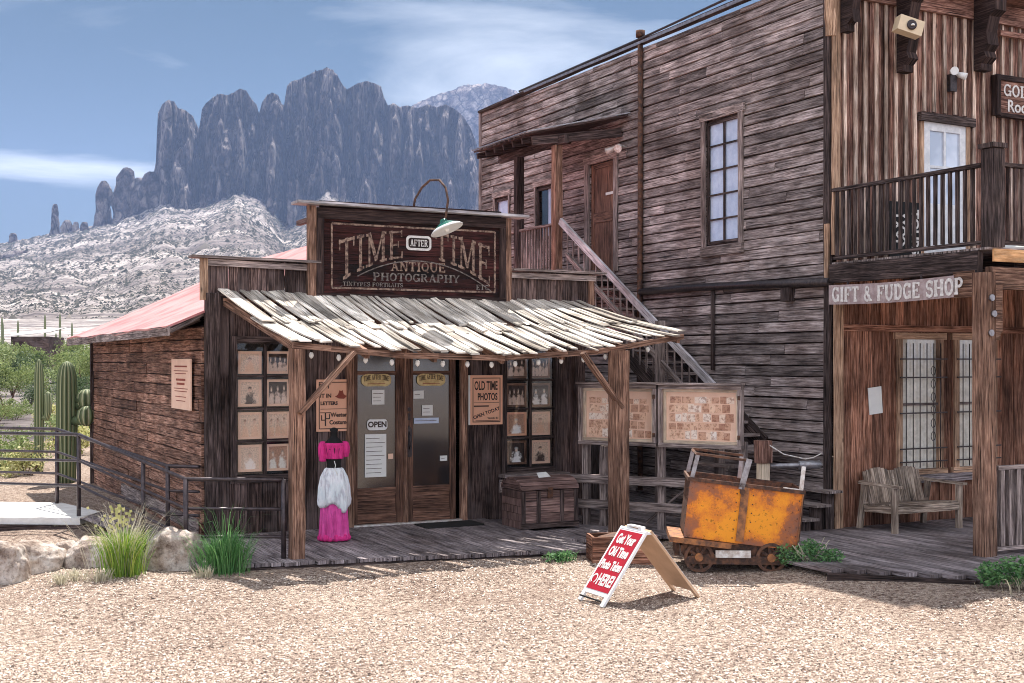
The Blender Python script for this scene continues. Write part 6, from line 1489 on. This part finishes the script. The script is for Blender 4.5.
# ================================================================== ramp and handrails
def cp(px_, d_, z=.085): p = CAM + (DV + RV * ((px_ - 512) / 1240)) * d_; return (p.x, p.y, z)
m_ = MB(); m_.quad([cp(80, 18.7), cp(100, 19.5), cp(62, 20.7), cp(-160, 21.2), cp(-160, 18.9)])
for p_, q_ in ((cp(80, 18.7), cp(-160, 18.9)), (cp(100, 19.5), cp(80, 18.7))): m_.quad([p_, q_, (q_[0], q_[1], -.02), (p_[0], p_[1], -.02)])
struct(m_, 'ramp_landing', 'concrete')
m_ = MB(); m_.quad([(*cp(80, 18.7)[:2], .08), (*cp(101, 19.5)[:2], .08), (-3.06, .1, .0), (-3.62, -2.2, -.0)]); struct(m_, 'ramp_path', 'w_deck')
p_, q_ = cp(80, 18.66), cp(-160, 18.86)
m_ = MB(); m_.beam((p_[0], p_[1], -.13), (q_[0], q_[1], -.13), .04, .22, (0, 0, 1), 6, .003); m_.beam((p_[0], p_[1], -.10), (-3.64, -2.2, -.12), .04, .17, (0, 0, 1), 5, .003); struct(m_, 'ramp_kerb', 'w_trimdark')
rl = thing('metal_handrail', 'black metal pipe handrail turning down the ramp to the awning post', 'railing', (-4.28, 2.42, 0))
near = [Vector((-8.5, 6.3, 1.33)), Vector((-4.28, 2.42, 1.33)), Vector((-3.62, -1.85, .98)), Vector((-2.55, -2.44, .98))]
far = [Vector((*cp(-150, 21.2)[:2], 1.33)), Vector((*cp(-20, 20.9)[:2], 1.33)), Vector((*cp(57, 20.6)[:2], 1.32)), Vector((-3.40, .25, .98)), Vector((-3.05, -.12, .98))]
for path, offs in ((near, (0, -.40, -.78)), (far, (0, -.38, -.74))):
    for k_, o_ in enumerate(offs):
        part('rail', 'rail_metal', rl, lambda b: b.tube([p + Vector((0, 0, o_ * (p.z / 1.33) ** .3)) for p in path], .026 if k_ == 0 else .021, 8))
for p, zt in ((near[0], 0), (near[1], .1), (near[2], 0), (near[3] + Vector((.0, .0, 0)), 0), (far[2], .1), (far[1], .1), (far[3], 0), (near[0] * .5 + near[1] * .5, .1)):
    part('post', 'rail_metal', rl, lambda b: b.tube([(p.x, p.y, -.1), (p.x, p.y, p.z)], .032, 8))
mb2 = Vector((-3.85, -.35, 1.10)); part('post', 'rail_metal', rl, lambda b: b.tube([(mb2.x, mb2.y, -.1), (mb2.x, mb2.y, mb2.z)], .028, 8))

# ================================================================== boulders
def boulder(px_, yb, w_px, h_px, label, seed, dpt=1., group='pale boulders along the ramp', sq=1.):
    d = 1240 * (CZ - GZ) / (yb - 361); t_ = (px_ - 512) / 1240; p = CAM + (DV + RV * t_) * d; sx = w_px / 2 * d / 1240; sz = h_px * d / 1240
    me = bpy.data.meshes.new('boulder'); import bmesh
    bm = bmesh.new(); bmesh.ops.create_icosphere(bm, subdivisions=5, radius=1)
    for v in bm.verts:
        n_ = v.co.normalized(); a = noise.fractal(n_ * 1.1 + Vector((seed, 0, 0)), 1, 2, 3) * .30 + .05 * noise.fractal(n_ * 6 + Vector((seed, 3, 0)), 1, 2, 4)
        q = n_ * (1 + a); q = Vector((math.copysign(abs(q.x) ** .85, q.x), math.copysign(abs(q.y) ** .85, q.y), math.copysign(abs(q.z) ** .8, q.z)))
        v.co = Vector((q.x * sx, q.y * sx * dpt, max(q.z, -.55) * sz * .62 + sz * .36))
    for f_ in bm.faces: f_.smooth = True
    bm.to_mesh(me); bm.free(); me.materials.append(MATS['boulder'])
    o = bpy.data.objects.new('boulder', me); col.objects.link(o); q = p + DV * sx * dpt * .6; o.location = (q.x, q.y, GZ - .02); o.rotation_euler = (0, 0, -.48)
    tag(o, label, 'boulder', group)
boulder(169, 578, 54, 50, 'tall upright boulder beside the right edge of the grass clump', 1.2, .8)
boulder(92, 574, 62, 36, 'broad flat-topped boulder behind the yellow-green grass clump', 4.7)
boulder(30, 577, 58, 36, 'pale speckled boulder second from the left edge', 9.1)
boulder(2, 586, 40, 46, 'dark mottled boulder cut by the left edge', 13.3)
boulder(64, 566, 24, 26, 'small dark split rock between the pale boulders', 17.9)
boulder(148, 577, 26, 16, 'low reddish rock at the foot of the tall boulder', 22.1)
boulder(78, 582, 20, 9, 'flat little stone in front of the broad boulder', 27.3)
boulder(1010, 598, 30, 8, 'flat stone under the green bush at the right edge', 31.3)
# ================================================================== plants
def blades(b, c, n, h, spread, w_=.008, lean=.5, up=.0):
    for i in range(n):
        a = R_.uniform(0, 2 * math.pi); r = abs(R_.gauss(0, spread * .32)); p = Vector((c[0] + r * math.cos(a), c[1] + r * math.sin(a), c[2] + up))
        hh_ = h * R_.uniform(.45, 1.0); l = lean * R_.uniform(.2, 1.1) * hh_; d_ = Vector((math.cos(a + R_.uniform(-.6, .6)), math.sin(a + R_.uniform(-.6, .6)), 0)); s_ = Vector((-d_.y, d_.x, 0)) * w_
        if R_.random() < .6: s_ = Vector((R_.uniform(-1, 1), R_.uniform(-1, 1), 0)).normalized() * w_
        pts = [p, p + d_ * l * .25 + Vector((0, 0, hh_ * .5)), p + d_ * l * .6 + Vector((0, 0, hh_ * .82)), p + d_ * l + Vector((0, 0, hh_ * (1 - .25 * l / hh_)))]
        k0 = len(b.v)
        for q, ww in zip(pts, (1, .9, .6, .1)): b.v.append(tuple(q - s_ * ww)); b.v.append(tuple(q + s_ * ww))
        for i2 in range(3): b.face([k0 + 2 * i2, k0 + 2 * i2 + 1, k0 + 2 * i2 + 3, k0 + 2 * i2 + 2], [(0, 0)] * 4)
def gpos(px_, yb, z=GZ): 
    for _i in range(3): d = 1240 * (CZ - z) / (yb - 361); p = CAM + (DV + RV * ((px_ - 512) / 1240)) * d; z = gz(p.x, p.y)
    p = CAM + (DV + RV * ((px_ - 512) / 1240)) * d; return (p.x, p.y, z)
g1 = gpos(123, 575); t_ = thing('grass_clump', 'bright yellow-green clump of tall grass between the boulders', 'grass plant', g1)
part('green_blades', 'leaf_grass', t_, lambda b: blades(b, g1, 1000, .60, .34, .0045, .55))
part('dry_stalks', 'straw', t_, lambda b: blades(b, g1, 170, 1.0, .40, .003, .85))
part('flowers', 'leaf_yellow', t_, lambda b: [b.quad([(q := Vector((g1[0] + R_.gauss(-.06, .10), g1[1] + R_.gauss(0, .08), g1[2] + R_.uniform(.52, .80)))) and tuple(q), tuple(q + Vector((.03, 0, .006))), tuple(q + Vector((.025, .01, .035))), tuple(q + Vector((-.005, .01, .03)))]) for _ in range(60)])
g2_ = gpos(226, 572); t_ = thing('grass_clump', 'shaded dark green clump of fine grass beside the boardwalk', 'grass plant', g2_)
part('green_blades', 'leaf_shadegrass', t_, lambda b: blades(b, g2_, 800, .54, .46, .004, .75))
part('dry_stalks', 'leaf_shadegrass', t_, lambda b: blades(b, g2_, 60, .9, .34, .004, .7))
g3 = gpos(560, 561); t_ = thing('weed_tuft', 'small leafy weed at the end of the shop boardwalk', 'weed', g3)
def leaves(b, c, n, rad, size, flat=.7):
    for i in range(n):
        v_ = Vector((R_.gauss(0, 1), R_.gauss(0, 1), R_.gauss(0, 1))).normalized() * (R_.random() ** .45)
        p = Vector(c) + Vector((v_.x * rad[0], v_.y * rad[1], v_.z * rad[2]))
        e1 = Vector((R_.gauss(0, 1), R_.gauss(0, 1), R_.gauss(0, flat))).normalized(); e2 = e1.orthogonal().normalized(); e2 = (e2 * math.cos(i) + e1.cross(e2) * math.sin(i)); s_ = size * R_.uniform(.6, 1.4)
        b.quad([tuple(p - e1 * s_), tuple(p + e2 * s_ * .45), tuple(p + e1 * s_), tuple(p - e2 * s_ * .45)])
part('leaves', 'leaf_bush', t_, lambda b: (leaves(b, (g3[0], g3[1], g3[2] + .06), 260, (.26, .14, .07), .024), blades(b, g3, 60, .16, .3, .006, .8)))
pb = thing('leafy_bush', 'dark leafy bush beside the boardwalk right of the ore cart', 'bush', gpos(812, 572)); pbl = gpos(812, 569)
def _(b):
    for cx_, cz_, r in ((-.30, .16, .16), (-.12, .18, .17), (.10, .15, .17), (.26, .13, .14), (-.02, .25, .12)): leaves(b, (pbl[0] + cx_ * .9, pbl[1] - cx_ * .45, pbl[2] + cz_), 380, (r, r, r * .85), .020)
part('leaves', 'leaf_bush', pb, _)
part('stems', 'straw', pb, lambda b: [b.tube([(pbl[0] + R_.uniform(-.1, .1), pbl[1], pbl[2]), (pbl[0] + R_.uniform(-.3, .3), pbl[1] + R_.uniform(-.1, .1), pbl[2] + R_.uniform(.2, .35))], .005, 4) for _ in range(16)])
pb = thing('leafy_bush', 'green bush with broad leaves before the porch railing at the right edge', 'bush', gpos(1004, 592)); pbl2 = gpos(1004, 588)
def _(b):
    for cx_, cz_, r in ((-.14, .16, .17), (.12, .20, .20), (.38, .2, .22), (.6, .2, .2)): leaves(b, (pbl2[0] + cx_ * .9, pbl2[1] - cx_ * .45, pbl2[2] + cz_), 380, (r, r, r * .85), .030)
part('leaves', 'leaf_bush', pb, _)
part('dry_grass', 'straw', pb, lambda b: blades(b, (pbl2[0] + .2, pbl2[1] - .28, pbl2[2]), 160, .22, .8, .006, .6))
# small weeds along the boardwalk
for i, (px_, yb_) in enumerate(((75, 580), (60, 584), (100, 581), (205, 577))):
    gg_ = gpos(px_, yb_); t_ = thing('weed_tuft', ['dry tuft beside the flat little stone', 'dry tuft before the pale speckled boulder', 'dry tuft left of the bright grass clump', 'dry tuft right of the tall boulder'][i], 'weed', gg_)
    part('blades', 'straw', t_, lambda b: blades(b, gg_, 90, .16, .22, .005, .9))
# saguaros
def saguaro(px_, ytop, d, w_px, label, arms=(), group=None, ribs=14, knob=False):
    p = CAM + (DV + RV * ((px_ - 512) / 1240)) * d; r = w_px / 2 * d / 1240; zt = zat(ytop, d); H = zt + .2
    t_ = thing('saguaro', label, 'cactus', (p.x, p.y, -.2), (0, 0, 0), group)
    def fn(r_, z, a): return r_ * (1 + .10 * math.cos(ribs * a))
    prof = [(r * .80, 0), (r * .88, H * .2), (r * 1.0, H * .5), (r * 1.0, H * .75), (r * .92, H * .88), (r * .72, H * .95), (r * .4, H * .985), (r * .05, H)]
    m_ = MB(); m_.lathe(prof, ribs * 6 if d < 40 else 18, (0, 0, 0), fn if d < 40 else None, ribs); m_.build('stem', 'cactus_skin', t_, True)
    for (az_, zb, out, top, rr) in arms:
        m_ = MB(); c_, s_ = math.cos(az_), math.sin(az_)
        if knob:
            hh_ = top - zb; m_.lathe([(rr * .35, 0), (rr * .8, hh_ * .15), (rr, hh_ * .45), (rr * .9, hh_ * .75), (rr * .5, hh_ * .95), (rr * .05, hh_)], 60, (c_ * (r + out), s_ * (r + out), zb), lambda r_, z, a: r_ * (1 + .08 * math.cos(10 * a)), 10)
            m_.tube([(c_ * r * .6, s_ * r * .6, zb + .1), (c_ * (r + out), s_ * (r + out), zb + .12)], rr * .5, 10); m_.build('arm', 'cactus_skin', t_, True); continue
        pts = [(c_ * r * .5, s_ * r * .5, zb), (c_ * (r + out * .7), s_ * (r + out * .7), zb - .02), (c_ * (r + out), s_ * (r + out), zb + rr * 1.5), (c_ * (r + out), s_ * (r + out), top * .5 + zb * .5 + .01), (c_ * (r + out), s_ * (r + out), top - rr * .6), (c_ * (r + out), s_ * (r + out), top)]
        k_ = 20; m_.tube(pts, [rr * .7, rr * .85, rr, rr, rr * .85, rr * .15], k_)
        for q in range(len(m_.uv)): m_.uv[q] = (m_.uv[q][1] * 20 * 12 / k_ , m_.uv[q][0])
        m_.build('arm', 'cactus_skin', t_, True)
rt_az = math.atan2(RV.y, RV.x)
saguaro(67, 361, 26, 19, 'tall thick ribbed saguaro beside the corner of the shop wall', [(rt_az + .1, 1.62, .20, 2.06, .21), (rt_az - .4, 1.30, .34, 1.72, .20), (rt_az - .1, 1.72, .52, 2.16, .15)], knob=True)
saguaro(39, 359, 28.5, 9, 'slim saguaro with one small right arm behind the handrail', [(rt_az, 1.35, .10, 1.95, .085)], ribs=10)
for i, (px_, yt_, d_, w_) in enumerate(((2, 316, 150, 2.2), (18, 320, 150, 2.2), (45, 314, 170, 2.4), (60, 313, 165, 2.2), (72, 322, 170, 2), (56, 333, 120, 2.4), (3, 322, 130, 2))):
    lb = ['far saguaro at the left edge of the valley', 'far saguaro left of the white-roofed shed', 'far saguaro behind the right end of the white-roofed shed', 'tall far saguaro midway between shed and shop roof', 'faint far saguaro by the pink roof', 'short saguaro in the bushes under the far shed end', 'stubby saguaro in the bushes at the left edge'][i]
    saguaro(px_, yt_, d_, w_, lb, group='far saguaros on the valley floor', ribs=8)
# desert trees and shrubs behind the ramp
def make_tree(name, label, cat, leafmat_, hgt, rad, seed, nleaf=2600, ls=.06, group=None):
    rr = random.Random(seed); t_ = thing(name, label, cat, (0, 0, 0), (0, 0, 0), group)
    def trunk(b):
        for k_ in range(rr.choice([2, 3, 4])):
            a = rr.uniform(0, 6.28); x, y = 0, 0; pts = [(0, 0, -.3)]
            for i in range(4): x += math.cos(a) * rad * .16 * rr.uniform(.6, 1.3); y += math.sin(a) * rad * .16 * rr.uniform(.6, 1.3); pts.append((x, y, hgt * (.2 + .18 * i)))
            b.tube(pts, [.09 * hgt / 4, .07 * hgt / 4, .05 * hgt / 4, .035 * hgt / 4, .012], 6)
    part('trunk', 'rust_dark', t_, trunk, True)
    m_ = MB(); cl = []
    for k_ in range(15):
        a = rr.uniform(0, 6.28); q = rr.random() ** .6 * rad * .78; cl.append((math.cos(a) * q, math.sin(a) * q, hgt * rr.uniform(.38, .88) - q * .12, rr.uniform(.22, .42) * rad))
    for k_ in range(nleaf):
        c_ = cl[k_ % len(cl)]; v_ = Vector((rr.gauss(0, 1), rr.gauss(0, 1), rr.gauss(0, 1))).normalized() * (rr.random() ** .5) * c_[3]
        p = Vector(c_[:3]) + Vector((v_.x, v_.y, v_.z * .75)); e1 = Vector((rr.gauss(0, 1), rr.gauss(0, 1), rr.gauss(0, 1))).normalized(); e2 = e1.orthogonal().normalized(); s_ = ls * rr.uniform(.6, 1.5)
        k0 = len(m_.v); m_.v += [tuple(p - e1 * s_), tuple(p + e2 * s_ * .6), tuple(p + e1 * s_), tuple(p - e2 * s_ * .6)]; m_.face([k0, k0 + 1, k0 + 2, k0 + 3], [(0, 0)] * 4)
    m_.build('crown', leafmat_, t_, True); return t_
def place(t_, px_, d, s_, rz, z=-.25): p = CAM + (DV + RV * ((px_ - 512) / 1240)) * d; t_.location = (p.x, p.y, z); t_.scale = (s_,) * 3; t_.rotation_euler = (0, 0, rz)
protoA = make_tree('desert_tree', 'x', 'tree', 'leaf_palo', 3.9, 2.6, 1, 3600, .07, 'desert trees on the valley floor')
protoB = make_tree('desert_tree', 'x', 'tree', 'leaf_dark', 3.4, 2.4, 2, 3600, .07, 'desert trees on the valley floor')
TREES = [(-18, 78, 1.0, 0, 'pale green palo verde at the left edge of the valley'), (14, 84, 1.0, 1, 'dark mesquite left of the slim saguaro'), (52, 92, 1.05, 1, 'dark mesquite in front of the white-roofed shed'), (84, 76, .9, 0, 'pale palo verde just left of the shop roof corner'),
         (-40, 60, .8, 0, 'pale palo verde cut by the left edge'), (66, 110, 1.1, 0, 'far palo verde above the thick saguaro'), (-2, 105, 1.1, 1, 'far dark mesquite near the left edge'), (90, 60, .62, 1, 'dark small mesquite against the shop wall end'), (105, 80, 1, 0, 'palo verde hidden behind the shop wall'), (34, 130, 1.2, 0, 'far pale palo verde past the shed roof'), (78, 140, 1.2, 1, 'far dark mesquite under the pink roof line'), (-70, 90, 1.1, 1, 'mesquite beyond the left edge'), (30, 70, .62, 0, 'low pale palo verde between the two near saguaros'),
 (6, 68, .75, 0, 'small palo verde low at the left of the slim saguaro'), (20, 98, 1.1, 0, 'pale palo verde straight before the far shed wall'), (46, 62, .5, 1, 'small dark mesquite right of the slim saguaro'), (70, 88, 1.0, 1, 'dark mesquite just above the thick saguaro tip'), (95, 96, 1.2, 0, 'palo verde under the pink roof eave'), (-10, 140, 1.4, 0, 'far palo verde beyond the left edge'), (56, 150, 1.4, 0, 'farthest pale palo verde behind the shed')]
ua = ub = False
for i, (px_, d_, s_, kd, lb) in enumerate(TREES):
    if kd == 0: t_ = protoA if not ua else copy_tree(protoA); ua = True
    else: t_ = protoB if not ub else copy_tree(protoB); ub = True
    t_['label'] = lb; place(t_, px_, d_, s_, i * 1.7)
protoC = make_tree('desert_shrub', 'x', 'shrub', 'leaf_yellow', .8, .75, 5, 1100, .035, 'low shrubs on the desert floor')
protoD = make_tree('desert_shrub', 'x', 'shrub', 'leaf_palo', .9, .8, 6, 1100, .035, 'low shrubs on the desert floor')
SH = []
for i in range(30):
    px_ = -60 + R_.random() * 165; d_ = 27 + 34 * R_.random() ** 1.2; SH.append((px_, d_, R_.uniform(.6, 1.3), R_.random() < .55))
uc = ud_ = False
SH.sort(); ORD = ['first', 'second', 'third', 'fourth', 'fifth', 'sixth', 'seventh', 'eighth', 'ninth', 'tenth', 'eleventh', 'twelfth', 'thirteenth', 'fourteenth', 'fifteenth', 'sixteenth', 'seventeenth', 'eighteenth', 'nineteenth', 'twentieth', 'twenty-first', 'twenty-second', 'twenty-third']; cnt_ = {True: 0, False: 0}
for i, (px_, d_, s_, yl) in enumerate(SH):
    if yl: t_ = protoC if not uc else copy_tree(protoC); uc = True
    else: t_ = protoD if not ud_ else copy_tree(protoD); ud_ = True
    t_['label'] = 'low %s desert shrub behind the handrail, %s of its colour from the left' % ('yellowish' if yl else 'grey-green', ORD[cnt_[yl]]); cnt_[yl] += 1
    place(t_, px_, d_, s_, i * 2.1, -.26)
# far shed
hs = thing('far_shed', 'long low shed with a white roof far off in the valley', 'shed', (0, 0, 0))
pc = CAM + (DV + RV * ((28 - 512) / 1240)) * 105; zz = zat(349, 105)
M_ = Matrix.Translation((pc.x, pc.y, zz)) @ Matrix.Rotation(math.radians(-22), 4, 'Z')
hs.location = (pc.x, pc.y, zz); hs.rotation_euler = (0, 0, math.radians(-22)); MX[hs.name] = M_
part('wall', 'w_front', hs, lambda b: b.box(-1.4, 1.7, 0, 5, -1.5, 1.05, 0), True)
part('roof', 'white_metal', hs, lambda b: (b.quad([(-1.9, -.3, 1.05), (1.9, -.3, 1.45), (1.9, 5.3, 2.0), (-1.9, 5.3, 1.6)]), b.quad([(-1.9, -.3, 1.00), (-1.9, 5.3, 1.55), (1.9, 5.3, 1.95), (1.9, -.3, 1.40)]), b.quad([(-1.9, -.3, 1.0), (1.9, -.3, 1.40), (1.9, -.3, 1.45), (-1.9, -.3, 1.05)])), True)
